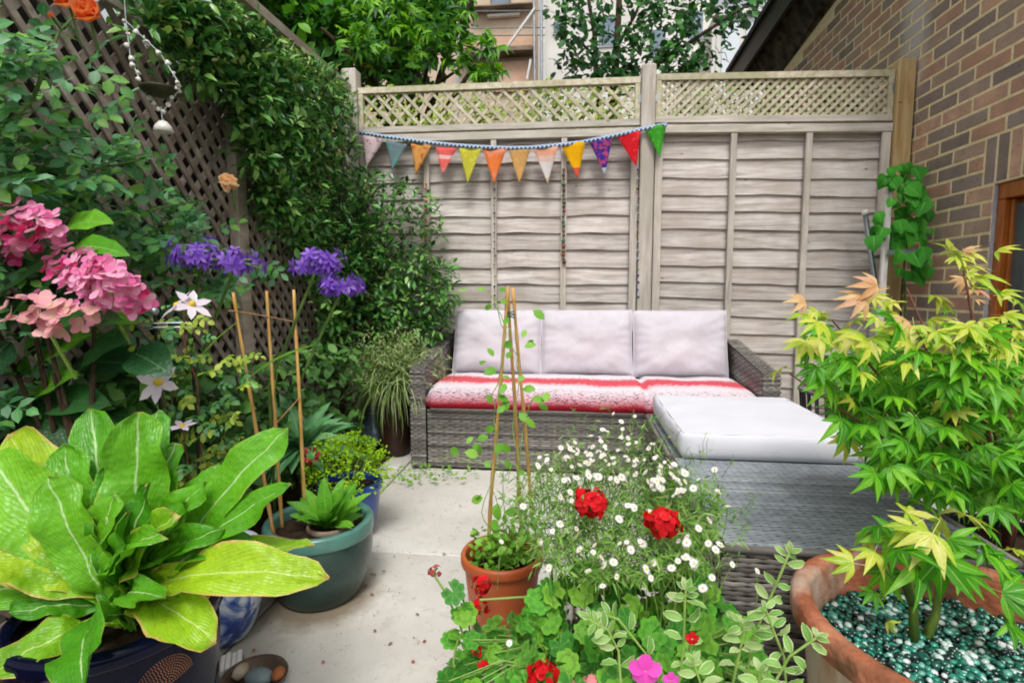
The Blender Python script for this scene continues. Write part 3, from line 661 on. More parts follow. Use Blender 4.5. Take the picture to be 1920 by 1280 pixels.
# window
win = put('window', None, T((WX + 0.1, 2.2, 1.0)), house)
for lo, hi in (((WX + 0.020, 1.5, WIN_Z1 - 0.075), (WX + 0.12, WIN_Y - 0.002, WIN_Z1 - 0.004)), ((WX + 0.020, WIN_Y - 0.046, WIN_Z0 + 0.01), (WX + 0.12, WIN_Y - 0.004, WIN_Z1 - 0.077)),
               ((WX + 0.075, 1.5, WIN_Z1 - 0.100), (WX + 0.12, WIN_Y - 0.0645, WIN_Z1 - 0.078)), ((WX + 0.045, WIN_Y - 0.0635, WIN_Z0 + 0.04), (WX + 0.10, WIN_Y - 0.047, WIN_Z1 - 0.078))):
    b = MB(); b.add(rbox(lo, hi, 0.005, 2)); part('frame', b, m_wframe, win)
b = MB(); b.box((WX + 0.060, 1.5, WIN_Z0 + 0.05), (WX + 0.068, WIN_Y - 0.064, WIN_Z1 - 0.101)); part('pane', b, m_glass, win)
b = MB(); b.box((WX + 0.004, WIN_Y - 0.004, WIN_Z0), (WX + 0.0195, WIN_Y - 0.0005, WIN_Z1 - 0.002)); part('edge_strip', b, m_lead, win)
b = MB(); b.box((WX - 0.04, 1.5, WIN_Z0 - 0.04), (WX + 0.12, WIN_Y + 0.03, WIN_Z0)); part('sill', b, m_wframe, win)

# ------------------------------------------------------------------ buildings behind
m_render = M_plain('beige_render', C('#b8a38c'), C('#cbb8a2'), 1.5, 0.9, 0.1)
m_peach = M_plain('peach_render', C('#c79f84'), C('#d6b49c'), 2, 0.9)
m_whiter = M_plain('white_render', C('#cfcbc4'), C('#dddad4'), 1.5, 0.9)
m_clad = M_plain('white_cladding', C('#ccd4da'), C('#d6dde2'), 1, 0.5)
m_dkw = M_plain('far_window', C('#5b6a7a'), C('#7d8c9c'), 2, 0.1)
m_ledge = M_plain('weathered_ledge', C('#6f6355'), C('#938573'), 3, 0.9)
BY = 14.0
def bx(px, py, Y=BY): return aty(px, py, Y)
bh = thing('scaffolded_house', 'beige rendered house behind the fence with scaffolding up its front', 'house', (bx(880, 80).x, BY, 0))
xa, xb = bx(560, 80).x, bx(1012, 80).x; zt2 = 14
b = MB(); b.box((xa, BY, -0.4), (xb, BY + 6, zt2)); part('wall', b, m_render, bh)
def fb(par, nm, x0, y0, x1, y1, d, mat, Y=BY, d1=0.0):
    p, q = bx(x0, y1, Y), bx(x1, y0, Y); b = MB(); b.box((p.x, Y - d, p.z), (q.x, Y - d1, q.z)); return part(nm, b, mat, par)
fb(bh, 'band', 862, 66, 1004, 97, 0.06, m_peach)
fb(bh, 'ledge', 862, 98, 1000, 113, 0.40, m_ledge)
fb(bh, 'gutter', 885, 18, 1000, 23, 0.30, m_ledge)
fb(bh, 'lower_panel', 922, 117, 992, 175, 0.10, m_peach)
fb(bh, 'lintel', 915, 28, 975, 36, 0.12, m_whiter)
for (x0, y0, x1, y1) in ((920, -40, 958, 15), (600, 20, 650, 80), (700, 20, 750, 80), (935, 76, 972, 84), (600, -80, 650, -20), (700, -80, 750, -20)): 
    wd = fb(bh, 'window', x0, y0, x1, y1, 0.05, m_ledge); p = fb(wd, 'pane', x0 + 3, y0 + 3, x1 - 3, y1 - 3, 0.06, m_dkw, d1=0.051)
sc = thing('scaffold', 'grey pole scaffold with diagonal brace in front of the beige house', 'scaffold', (bx(950, 80).x, BY - 1.2, 0))
def pole(a, c, r=0.03, m=m_galv, Y=BY - 1.2): b = MB(); b.tube([aty(*a, Y), aty(*c, Y)], r, 6); part('pole', b, m, sc)
for x in (1000, 1013): pole((x, -120), (x + 4, 260))
pole((862, -120), (858, 260), Y=BY - 1.3)
for y in (52, 66, 20): pole((840, y + 2), (1022, y), 0.014)
pole((1003, 16), (948, 92), 0.035, m_wpaint, BY - 1.25); pole((995, 112), (988, 150), 0.03, m_wpaint, BY - 1.25)
wh = thing('white_house', 'white rendered house behind the tree with grey windows', 'house', (bx(1180, 80).x, BY - 0.6, 0))
b = MB(); b.box((xb + 0.003, BY - 0.6, -0.4), (bx(1335, 80, BY - 0.6).x, BY + 6, 14)); part('wall', b, m_whiter, wh)
for (x0, y0, x1, y1) in ((1036, 40, 1060, 66), (1120, 30, 1165, 90), (1215, 55, 1250, 110), (1290, 20, 1320, 80), (1036, -60, 1060, -20), (1120, -70, 1165, -10)):
    wd = fb(wh, 'window', x0, y0, x1, y1, 0.04, m_whiter, BY - 0.6); fb(wd, 'pane', x0 + 2, y0 + 2, x1 - 2, y1 - 2, 0.05, m_dkw, BY - 0.6, d1=0.041)
b = MB(); b.tube([aty(1020, -60, BY - 0.7), aty(1020, 170, BY - 0.7)], 0.05, 8); part('downpipe', b, m_wpaint, wh)
cb = thing('clad_building', 'pale white panelled building beside the black eaves', 'building', (bx(1420, 80, 10).x, 10, 0))
xs = [1335, 1345, 1388, 1432, 1476, 1520, 1570, 1620]
b = MB(); b.box((bx(1336, 80, 10).x, 10.05, -0.4), (bx(1620, 80, 10).x, 14, bx(1400, 28, 10).z)); part('wall', b, m_whiter, cb)
for x0, x1 in zip(xs, xs[1:]): fb(cb, 'panel', x0 + 0.6, 26, x1 - 0.6, 300, 0.03, m_clad, 10.05)
fb(cb, 'parapet', 1330, 18, 1625, 25, 0.10, m_wpaint, 10.05)

# ------------------------------------------------------------------ trees behind the fence
def inpoly(x, y, P):
    c = False; j = len(P) - 1
    for i in range(len(P)):
        (xi, yi), (xj, yj) = P[i], P[j]
        if (yi > y) != (yj > y) and x < (xj - xi) * (y - yi) / (yj - yi) + xi: c = not c
        j = i
    return c
def sample(P, n, dens=None):
    xs = [p[0] for p in P]; ys = [p[1] for p in P]; o = []; g = 0
    while len(o) < n and g < n * 60:
        g += 1; x, y = U(min(xs), max(xs)), U(min(ys), max(ys))
        if inpoly(x, y, P) and (dens is None or R.random() < dens(x, y)): o.append((x, y))
    return o
def hang(pos, out, s, spread=0.8, droop=0.4):
    d = V((U(-1, 1), U(-1, 1), U(-1, 0.7))) * spread + V(out); d.z -= droop
    return frame(pos, d, V(out) * 0.6 + V((U(-.5, .5), U(-.5, .5), 1)), U(-0.6, 0.6), s)
tl = [leaf_geo(1, 0.62, OVATE, 4, 2, 0.5, 0.15), leaf_geo(1, 0.55, OVATE, 4, 2, 0.8, 0.2), leaf_geo(1, 0.7, OVATE, 4, 2, 0.3, 0.1)]
def clump_pts(P, Y0_, Y1_, nc, per, rad, dens=None):
    o = []
    for x, y in sample(P, nc, dens):
        c = aty(x, y, U(Y0_, Y1_)); r = rad * U(0.6, 1.3)
        for _ in range(per): o.append(c + rnd_dir() * r * R.random() ** 0.4)
    return o
tree = thing('broadleaf_tree', 'dense dark green tree behind the fence with sunlit branches over the trellis', 'tree', (-1.9, 6.0, 0))
b = MB(); b.tube([(-1.9, 6, -0.1), (-1.92, 6, 1.5), (-1.8, 5.9, 3.0), (-1.7, 5.9, 5)], [0.14, 0.11, 0.08, 0.03], 10); part('trunk', b, m_bark, tree, True)
for e in ((-3.2, 5.6, 3.6), (-0.9, 5.2, 3.2), (-2.4, 5.0, 3.4), (-1.2, 6.2, 4.2)):
    b = MB(); s0 = V((-1.88, 5.98, U(1.6, 2.6))); b.tube([s0, (s0 + V(e)) / 2 + V((0, 0, 0.2)), e], [0.05, 0.035, 0.012], 7); part('branch', b, m_bark, tree, True)
DK = [(400, -60), (850, -60), (880, 20), (800, 90), (780, 150), (660, 165), (560, 110), (480, 40)]
Ms = [hang(p, (0.2, -0.6, 0.2), U(0.11, 0.18)) for p in clump_pts(DK, 5.2, 7.2, 170, 30, 0.30)]
Ms += [hang(p, (0.2, -0.6, 0.2), U(0.09, 0.15)) for p in clump_pts([(380, -420), (900, -420), (900, -60), (400, -60)], 5.2, 7.2, 110, 16, 0.35)]
scatter(tree, 'leaf', Ms, [geo_mesh('leaf', g, m_tree) for g in tl], tl, 120, 'foliage', m_tree)
LT = [(690, -20), (860, -20), (900, 30), (935, 130), (900, 150), (830, 140), (760, 90), (700, 110), (640, 60)]
Ms = [hang(p, (0.3, -0.5, 0.3), U(0.12, 0.20)) for p in clump_pts(LT, 4.5, 5.1, 30, 10, 0.18)]
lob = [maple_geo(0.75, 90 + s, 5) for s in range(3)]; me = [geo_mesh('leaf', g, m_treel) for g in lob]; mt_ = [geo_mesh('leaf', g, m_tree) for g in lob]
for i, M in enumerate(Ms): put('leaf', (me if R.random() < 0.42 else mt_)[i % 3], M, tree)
for p in ((720, 30), (840, 60), (890, 110)):
    e = aty(*p, 4.8); b = MB(); b.tube([(-1.85, 5.9, 2.4), (V((-1.85, 5.9, 2.4)) + e) / 2 + V((0, 0, 0.3)), e], [0.03, 0.02, 0.006], 6); part('branch', b, m_bark, tree, True)
tree2 = thing('young_tree', 'open leafy tree with thin dark stems in front of the white house', 'tree', (0.35, 6.2, 0))
def limb(pts, r): b = MB(); b.tube(pts, [r * (1 - 0.7 * i / (len(pts) - 1)) for i in range(len(pts))], 7); part('branch', b, m_bark, tree2, True)
b = MB(); b.tube([(0.35, 6.2, -0.1), (0.36, 6.2, 1.2), aty(1150, 180, 6.2), aty(1158, 60, 6.2), aty(1170, -200, 6.2)], [0.09, 0.07, 0.05, 0.035, 0.02], 9); part('trunk', b, m_bark, tree2, True)
limb([(0.36, 6.2, 1.5), aty(1118, 140, 6.0), aty(1114, 60, 6.0), aty(1100, -20, 6.0), aty(1095, -150, 6)], 0.035)
limb([(0.36, 6.2, 1.9), aty(1225, 125, 5.9), aty(1320, 62, 5.8), aty(1410, 5, 5.7)], 0.035)
limb([aty(1155, 90, 6.2), aty(1190, 30, 6.1), aty(1215, -30, 6.0)], 0.025)
limb([aty(1118, 110, 6.0), aty(1080, 70, 5.9), aty(1050, 50, 5.9)], 0.018)
CT = [(1030, -40), (1440, -40), (1445, 20), (1390, 50), (1370, 75), (1330, 110), (1310, 138), (1220, 150), (1130, 150), (1035, 150), (1060, 90), (1028, 60)]
dn = lambda x, y: 1.0 if (x > 1180 or x < 1125 or y > 95) else 0.45
Ms = [hang(p, (0.1, -0.6, 0.2), U(0.07, 0.125)) for p in clump_pts(CT, 5.5, 6.6, 140, 14, 0.17, dn)]
Ms += [hang(p, (0.1, -0.6, 0.2), U(0.055, 0.10)) for p in clump_pts([(1000, -400), (1500, -400), (1440, -40), (1030, -40)], 5.5, 6.6, 90, 10, 0.2)]
scatter(tree2, 'leaf', Ms, [geo_mesh('leaf', g, m_tree2) for g in tl], tl, 150, 'foliage', m_tree2)
sh = thing('garden_shrub', 'yellow green shrub growing behind the back trellis', 'shrub', (-0.5, 3.95, 0))
Ms = [hang(p, (0, -0.6, 0.3), U(0.035, 0.06)) for p in clump_pts([(680, 175), (1195, 160), (1195, 240), (680, 245)], 3.75, 4.2, 90, 16, 0.09, lambda x, y: 0.35 + 0.65 * (y > 195 or x > 1020 or x < 820))]
Ms += [hang(p, (0, -0.6, 0.3), U(0.05, 0.08)) for p in clump_pts([(680, 245), (1195, 240), (1195, 500), (680, 500)], 3.8, 4.2, 40, 12, 0.15)]
scatter(sh, 'leaf', Ms, [geo_mesh('leaf', g, m_clem) for g in tl], tl, 60, 'foliage', m_clem)
for x in (-1.1, -0.5, 0.1):
    b = MB(); b.tube([(-0.5, 3.95, 0), (x, 3.95, 1.0), (x + 0.1, 3.95, 2.1)], [0.02, 0.015, 0.006], 6); part('stem', b, m_bark, sh)
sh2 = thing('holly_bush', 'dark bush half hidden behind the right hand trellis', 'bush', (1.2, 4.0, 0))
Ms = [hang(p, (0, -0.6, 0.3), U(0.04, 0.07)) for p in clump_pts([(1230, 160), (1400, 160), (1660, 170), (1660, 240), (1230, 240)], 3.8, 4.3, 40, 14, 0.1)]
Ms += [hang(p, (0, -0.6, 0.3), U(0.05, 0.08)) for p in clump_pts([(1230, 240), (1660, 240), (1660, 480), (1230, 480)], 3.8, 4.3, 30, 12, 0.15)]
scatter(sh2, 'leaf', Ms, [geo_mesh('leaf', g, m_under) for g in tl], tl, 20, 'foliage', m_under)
b = MB(); b.tube([(1.2, 4.0, 0), (1.2, 4.0, 2.0)], [0.03, 0.01], 6); part('stem', b, m_bark, sh2)

pv_b = thing('privet_bush', 'yellow green bush showing through and above the left trellis', 'bush', (-1.95, 2.6, 0))
Ms = []
for k in range(150):
    c = V((U(-2.3, -1.75), U(0.9, 3.7), U(1.5, 2.28))); 
    for _ in range(14): Ms.append(hang(c + rnd_dir() * 0.12, (0.5, -0.4, 0.4), U(0.04, 0.07)))
scatter(pv_b, 'leaf', Ms, [geo_mesh('leaf', g, m_tree) for g in tl], tl, 40, 'foliage', m_tree)
for y in (1.4, 2.4, 3.3): b = MB(); b.tube([(-2.0, y, 0), (-2.02, y, 1.2), (-1.95, y + 0.1, 2.1)], [0.025, 0.018, 0.008], 6); part('stem', b, m_bark, pv_b)

# ------------------------------------------------------------------ wicker sofa
SX0, SX1, SY0, SY1 = -0.866, 0.992, 2.70, 3.42
sofa = thing('sofa', 'grey woven wicker three seat sofa against the back fence', 'sofa', (0.06, 3.06, 0))
def wpanel(nm, o, ud, vd, w_, h_, par, mat=m_wick, pitch=0.0115, stake=0.03, amp=0.003, wob=0.0): b = MB(); weave(b, o, ud, vd, w_, h_, pitch, stake, amp, wob); return part(nm, b, mat, par, True, 'stuff')
b = MB(); b.box((SX0 + 0.085, SY0 + 0.022, 0.012), (SX1 - 0.085, SY1 - 0.02, 0.315)); part('seat_base', b, m_wickin, sofa)
wpanel('front_weave', (SX0 + 0.088, SY0 + 0.012, 0.015), (1, 0, 0), (0, 0, 1), SX1 - SX0 - 0.176, 0.315, sofa, wob=0.0015)
for sx, x0 in ((1, SX0), (-1, SX1 - 0.082)):
    x1 = x0 + 0.082; arm = None
    b = MB(); zf, zb = 0.545, 0.655
    b.add(([(x0 + .006, SY0 + .008, .012), (x1 - .006, SY0 + .008, .012), (x1 - .006, SY1, .012), (x0 + .006, SY1, .012), (x0 + .006, SY0 + .008, zf - .006), (x1 - .006, SY0 + .008, zf - .006), (x1 - .006, SY1, zb - .006), (x0 + .006, SY1, zb - .006)],
           [(3, 2, 1, 0), (4, 5, 6, 7), (0, 1, 5, 4), (1, 2, 6, 5), (2, 3, 7, 6), (3, 0, 4, 7)], None))
    arm = part('armrest', b, m_wickin, sofa)
    wpanel('weave', (x0, SY0, 0.012), (1, 0, 0), (0, 0, 1), 0.082, zf - 0.012, arm, stake=0.02)
    tl_ = V((0, SY1 - SY0, zb - zf)); 
    wpanel('weave', (x0, SY0, zf), (1, 0, 0), tl_, 0.082, tl_.length, arm, stake=0.02)
    ix = x1 if sx > 0 else x0
    b2 = MB(); 
    if sx > 0: weave(b2, (ix, SY0, 0.33), (0, 1, 0), (0, 0, 1), SY1 - SY0, 0.215, 0.0115, 0.03, 0.003)
    else: weave(b2, (ix, SY1, 0.33), (0, -1, 0), (0, 0, 1), SY1 - SY0, 0.215, 0.0115, 0.03, 0.003)
    n = V((1, 0, 0)) if sx > 0 else V((-1, 0, 0))
    b2.v = [(p[0], p[1], p[2] + 0.11 * max(0, min(1, (p[1] - SY0) / (SY1 - SY0))) * max(0, (p[2] - 0.33) / 0.215)) for p in b2.v]
    part('weave', b2, m_wick, arm, True, 'stuff')
    ox = x0 if sx > 0 else x1
    wpanel('weave', (ox, SY1 if sx > 0 else SY0, 0.012), (0, -1, 0) if sx > 0 else (0, 1, 0), (0, 0, 1), SY1 - SY0, 0.53, arm)
b = MB(); b.box((SX0 + 0.082, SY1 - 0.06, 0.3), (SX1 - 0.082, SY1, 0.70)); part('backrest', b, m_wickin, sofa)
for x0, lab, sd_ in ((-0.752, 'pale grey back cushion at the left end of the sofa, behind the bamboo wigwam', 1), (-0.208, 'middle pale grey back cushion of the three on the sofa', 2), (0.340, 'pale grey back cushion at the right end of the sofa', 3)):
    g_ = pillow_geo(0.545, 0.40, 0.17, sd_, pinch=0.018); b = MB(); b.add(g_)
    M = T((x0 + 0.272, 3.245, 0.637)) @ Matrix.Rotation(U(-0.012, 0.012), 4, 'Y') @ Matrix.Rotation(radians(76), 4, 'X')
    o = thing('back_cushion', lab, 'cushion', (x0 + 0.272, 3.245, 0.45), 'back cushions on the sofa')
    put('cover', b.mesh('cover', m_cush, True), M, o)
    pb = MB(); ring = []
    for k in range(64):
        a = 2 * pi * k / 64; e = max(abs(cos(a)), abs(sin(a))); u, v = cos(a) / e, sin(a) / e
        ring.append((u * 0.2725 * (1 - 0.018 * (1 - v * v)), v * 0.20 * (1 - 0.018 * (1 - u * u)), 0.0))
    ring.append(ring[0]); pb.tube([M @ V(p) for p in ring], 0.0035, 6, False); part('piping', pb, m_cush, o, True)
# knitted blanket over the seat cushions
prof = [(3.20, 0.452), (3.08, 0.456), (2.95, 0.458), (2.82, 0.453), (2.735, 0.443), (2.69, 0.425), (2.668, 0.40), (2.662, 0.375), (2.672, 0.350), (2.69, 0.337), (2.71, 0.333)]
def bl(x, i):
    y, z = prof[i]; sm = exp(-((x - 0.365) / 0.022) ** 2); lump = noise.noise(V((x * 3.5, y * 4, 1))) * 0.012 + noise.noise(V((x * 9, i * 0.4, 4))) * 0.004
    e = min(x - SX0 - 0.085, SX1 - 0.085 - x) / 0.05; e = max(0, min(1, e)); rd = (1 - e) ** 2
    f = 1 if i < 9 else 0.3
    return (x, y + (sm * 0.02 + rd * 0.03) * (i > 3), z + lump * f - sm * 0.022 * (i < 9) - rd * 0.028 * (i < 6))
b = MB(); n = 110; m = len(prof); vs = []; uv = []; fs = []
for k in range(n + 1):
    x = SX0 + 0.082 + (SX1 - SX0 - 0.164) * k / n
    for i in range(m): vs.append(bl(x, i)); uv.append((k / n, i / (m - 1)))
fs = [(k * m + i, k * m + i + 1, (k + 1) * m + i + 1, (k + 1) * m + i) for k in range(n) for i in range(m - 1)]
b.add((vs, fs, uv)); o = part('blanket', b, m_blanket, None, True); tag(o, 'knitted white and red striped blanket draped along the sofa seat', 'blanket')
sm_ = o.modifiers.new('thickness', 'SOLIDIFY'); sm_.thickness = 0.008
b = MB(); b.add(rbox((SX0 + 0.09, 2.70, 0.318), (0.362, 3.35, 0.432), 0.03, 3)); sc1 = part('seat_cushion', b, m_cush, None, True); tag(sc1, 'long seat cushion under the blanket on the left of the sofa', 'cushion')
b = MB(); b.add(rbox((0.368, 2.70, 0.318), (SX1 - 0.09, 3.35, 0.432), 0.03, 3)); sc2 = part('seat_cushion', b, m_cush, None, True); tag(sc2, 'seat cushion under the blanket at the right end of the sofa', 'cushion')

# ------------------------------------------------------------------ footstool and coffee table
def wtable(nm, label, cat, x0, x1, y0, y1, z):
    t = thing(nm, label, cat, ((x0 + x1) / 2, (y0 + y1) / 2, 0))
    b = MB(); b.box((x0 + 0.012, y0 + 0.012, 0.012), (x1 - 0.012, y1 - 0.012, z - 0.008)); part('core', b, m_wickin, t)
    wpanel('top_weave', (x0 + 0.012, y0 + 0.012, z), (1, 0, 0), (0, 1, 0), x1 - x0 - 0.024, y1 - y0 - 0.024, t, m_wtop, 0.0075, 0.022, 0.0011, 0.001)
    for o_, ud, w_ in (((x0, y0, 0.012), (1, 0, 0), x1 - x0), ((x1, y0, 0.012), (0, 1, 0), y1 - y0), ((x1, y1, 0.012), (-1, 0, 0), x1 - x0), ((x0, y1, 0.012), (0, -1, 0), y1 - y0)):
        wpanel('side_weave', o_, ud, (0, 0, 1), w_, z - 0.02, t)
    for a, c in (((x0, y0), (x1, y0)), ((x1, y0), (x1, y1)), ((x1, y1), (x0, y1)), ((x0, y1), (x0, y0))):
        b = MB(); b.tube([(*a, z - 0.004), (*c, z - 0.004)], 0.009, 8); part('rim', b, m_wick, t, True)
    return t
TX0, TX1 = 0.335, 0.950
wtable('footstool', 'low grey wicker footstool with a white cushion, next to the sofa', 'footstool', TX0, TX1, 1.905, 2.52, 0.37)
wtable('coffee_table', 'low square grey wicker coffee table in front of the footstool', 'coffee table', TX0, TX1, 1.215, 1.89, 0.37)
o = thing('seat_pad', 'thick white square cushion lying on the wicker footstool', 'cushion', (0.64, 2.2, 0.38))
def pad():
    bm = bmesh.new(); bmesh.ops.create_cube(bm, size=1); bmesh.ops.subdivide_edges(bm, edges=bm.edges[:], cuts=14, use_grid_fill=True)
    x0, x1, y0, y1, z0, z1 = TX0 + 0.03, TX1 + 0.005, 1.845, 2.53, 0.375, 0.468
    vs = []
    for v in bm.verts:
        u, w_, h_ = v.co.x * 2, v.co.y * 2, v.co.z * 2
        rr_ = (1 - 0.10 * abs(h_) ** 4 * 0.25)
        cx = max(abs(u), abs(w_)); puff = 0.012 * (1 - u ** 4) * (1 - w_ ** 4) * (h_ > 0.9) + 0.006 * noise.noise(V((u * 3, w_ * 3, h_)))
        out = 0.012 * (1 - h_ * h_)
        px = (x0 + x1) / 2 + u * ((x1 - x0) / 2 - 0.01 * h_ ** 6 + out * (1 - abs(w_) ** 6)); py = (y0 + y1) / 2 + w_ * ((y1 - y0) / 2 - 0.01 * h_ ** 6 + out * (1 - abs(u) ** 6))
        vs.append((px, py, (z0 + z1) / 2 + h_ * (z1 - z0) / 2 * (1 - 0.10 * (cx > 0.99) * (h_ > 0.9)) + puff * (h_ > 0)))
    bm.verts.index_update(); f = [tuple(v.index for v in f.verts) for f in bm.faces]; bm.free(); return vs, f, None
b = MB(); b.add(pad()); part('cover', b, m_white, o, True)
ring = [(TX0 + 0.038, 1.853, 0.463), (TX1 - 0.003, 1.853, 0.463), (TX1 - 0.003, 2.522, 0.463), (TX0 + 0.038, 2.522, 0.463), (TX0 + 0.038, 1.853, 0.463)]
b = MB(); b.tube(ring, 0.003, 6, False); part('piping', b, m_white, o, True)

# round woven basket chair behind the footstool
o = thing('basket_chair', 'dark rounded wicker chair half hidden between the sofa and the maple', 'chair', (1.42, 2.75, 0))
for k in range(15):
    a0 = -0.6 + k * 0.16; b = MB()
    pts = [(1.42 + 0.30 * cos(pi * 0.5 + a0 * 1.2) * q, 2.75 - 0.28 * sin(pi * 0.5 + a0 * 1.2) * q * 0.9, 0.02 + 0.46 * (1 - (1 - q) ** 2) if q < 1 else 0.46) for q in (0.62, 0.72, 0.85, 0.96, 1.0)]
    pts = [(p[0], p[1], 0.02 + 0.44 * i / 4) for i, p in enumerate(pts)]
    b.tube(pts, 0.009, 6); part('rib', b, m_wickin, o, True)
for z, r in ((0.46, 0.30), (0.30, 0.27), (0.16, 0.23), (0.03, 0.19)):
    b = MB(); b.tube([(1.42 + r * cos(2 * pi * k / 28), 2.75 + r * 0.92 * sin(2 * pi * k / 28), z) for k in range(29)], 0.012, 6, False); part('hoop', b, m_wick, o, True)

# ------------------------------------------------------------------ bunting and bead strings
bun = thing('bunting', 'patchwork triangle bunting on a blue and white cord across the back fence', 'bunting', (-0.4, 3.42, 1.8))
cpx = [(676, 249), (720, 256), (765, 262), (810, 268), (858, 273), (905, 276), (950, 278), (995, 277), (1040, 273), (1090, 267), (1140, 257), (1190, 246), (1225, 238), (1250, 234)]
cpt = [aty(x, y, 3.425) for x, y in cpx]
g = G('striped_cord'); uvn = g.n('SeparateXYZ', {0: g.n('TexCoord').outputs['UV']})
st = g.ma('GREATER_THAN', g.ma('FRACT', g.ma('ADD', g.ma('MULTIPLY', uvn.outputs[1], 38.0), uvn.outputs[0])), 0.5)
m_cord = g.bsdf(g.mix(st, C('#2d6fa8'), C('#cfd6dc')), 0.8, 0.2)
b = MB(); b.tube(cpt, 0.0125, 8); part('cord', b, m_cord, bun, True)
def M_cloth(nm, fn):
    g = G(nm); uv = g.n('SeparateXYZ', {0: g.n('TexCoord').outputs['UV']}); v = g.vec()
    c = fn(g, uv.outputs[0], uv.outputs[1], v); w_ = g.noise(v, 240, 2)
    c = g.mix(0.3, c, g.ramp(g.noise(v, 22, 4), [(0.3, (0.7, 0.7, 0.7, 1)), (0.7, (1.25, 1.25, 1.25, 1))]), 'MULTIPLY')
    return g.bsdf(c, 0.9, 0.15, g.bump(w_, 0.3, 0.002), 0.15)
def speck(c1, c2, sc=28, th=0.56): return lambda g, u, v, vec: g.mix(g.n('MapRange', {0: g.noise(vec, sc, 3), 1: th, 2: th + 0.03}).outputs[0], C(c1), C(c2))
def bands(st): return lambda g, u, v, vec: g.ramp(v, [(p, C(c)) for p, c in st], 'CONSTANT')
flags = [((676, 254), (722, 262), (688, 312), 'pale pink floral pennant', speck('#d9c4c6', '#b98f98')), ((724, 266), (764, 274), (736, 320), 'grey green pennant', speck('#6f7f86', '#4f9a90')),
         ((771, 273), (810, 277), (780, 328), 'orange and tan patterned pennant', speck('#c98f4c', '#b0643a', 40)), ((817, 280), (857, 281), (830, 328), 'coral pennant with a pale band', bands([(0, '#d8605c'), (0.28, '#e3b4ae'), (0.42, '#dd6a62'), (0.75, '#d98078')])),
         ((861, 282), (903, 283), (877, 345), 'mustard yellow pennant', speck('#b9b43a', '#c9c24c', 60)), ((905, 282), (950, 284), (926, 345), 'orange and coral pennant', speck('#e0783c', '#dd8a68', 18)),
         ((952, 281), (996, 280), (974, 345), 'plain tan pennant', speck('#c79a5c', '#d2a468', 60)), ((998, 279), (1046, 278), (1027, 345), 'pale pennant with a peach top', bands([(0, '#dba084'), (0.25, '#d4b4a8'), (0.4, '#cfc8c4'), (0.85, '#cdb088')])),
         ((1050, 272), (1098, 270), (1083, 335), 'yellow pennant with a red tip', bands([(0, '#e2a80c'), (0.7, '#d05538')])), ((1104, 268), (1148, 262), (1134, 330), 'purple and blue pennant with a pale tip', lambda g, u, v, vec: g.mix(g.ma('GREATER_THAN', v, 0.78), g.mix(g.n('MapRange', {0: g.noise(vec, 45, 3), 1: 0.48, 2: 0.54}).outputs[0], C('#3a2a86'), C('#a8456c')), C('#aeb4bc'))),
         ((1155, 256), (1201, 248), (1193, 314), 'bright red pennant', speck('#c81a26', '#d83a3e', 30)), ((1208, 244), (1250, 236), (1237, 296), 'bright green pennant', speck('#3f9a2c', '#5cb83a', 30))]
for k, (a, c, t, lab, fn) in enumerate(flags):
    A, B_, Tp = aty(*a, 3.422), aty(*c, 3.422), aty(*t, 3.40 + U(-0.01, 0.02)); b = MB(); n = 8; vs = []; uv = []; fs = []
    A.z += 0.012; B_.z += 0.012
    for i in range(n + 1):
        v = i / n
        for q in range(5):
            u = q / 4; p = (A * (1 - u) + B_ * u) * (1 - v) + Tp * v
            p.y -= 0.012 * sin(v * 2.6 + k) * sin(u * 5 + k * 1.3) * (1 - v * 0.6) + 0.008 * v
            vs.append(tuple(p)); uv.append((u, v))
    for i in range(n):
        for q in range(4): j = i * 5 + q; fs.append((j, j + 1, j + 6, j + 5))
    b.add((vs, fs, uv)); o = part('pennant', b, M_cloth('pennant_cloth', fn), bun, True, label=lab)
    sm_ = o.modifiers.new('thickness', 'SOLIDIFY'); sm_.thickness = 0.0015
beadcols = [('#8a3a2a', '#c07a3a', '#3a5a4a', '#b0553a'), ('#3a5a8a', '#5a4a3a', '#8a8a8a', '#2a3a5a'), ('#4a3226', '#7a4034', '#46604a', '#6a5238'), ('#2a4a8a', '#4a3a6a', '#6a8a9a', '#3a3a3a')]
bg_ = MB(); bg_.lathe([(0.0005, -0.5), (0.32, -0.4), (0.5, -0.1), (0.5, 0.1), (0.32, 0.4), (0.0005, 0.5)], 8)
for k, (px, y0, y1, lab) in enumerate(((798, 345, 510, 'string of brown and orange beads among the jasmine leaves'), (927, 355, 570, 'thin string of small blue beads below the orange pennant'), (1057, 318, 495, 'thick string of chunky dark beads below the yellow pennant'), (1196, 318, 560, 'string of blue beads beside the tall middle post'))):
    o = thing('bead_string', lab, 'bead string', aty(px, y0, 3.45), 'bead strings hanging on the fence')
    b = MB(); b.tube([aty(px, 262 if k != 0 else 290, 3.452), aty(px + 1, y1, 3.452)], 0.0012, 5); part('thread', b, m_twine, o)
    ms = [M_plain('bead', C(c), C(c, 1.3), 20, 0.35) for c in beadcols[k]]; mm = [bg_.mesh('bead', m_, True) for m_ in ms]
    sp = (8.5, 15, 7.5, 13)[k]; sz = (0.022, 0.015, 0.026, 0.016)[k]; y = y0
    while y < y1:
        put('bead', R.choice(mm), T(aty(px + U(-1, 1), y, 3.449)) @ Matrix.Scale(sz * U(0.7, 1.15), 4), o); y += sp * U(0.8, 1.5)

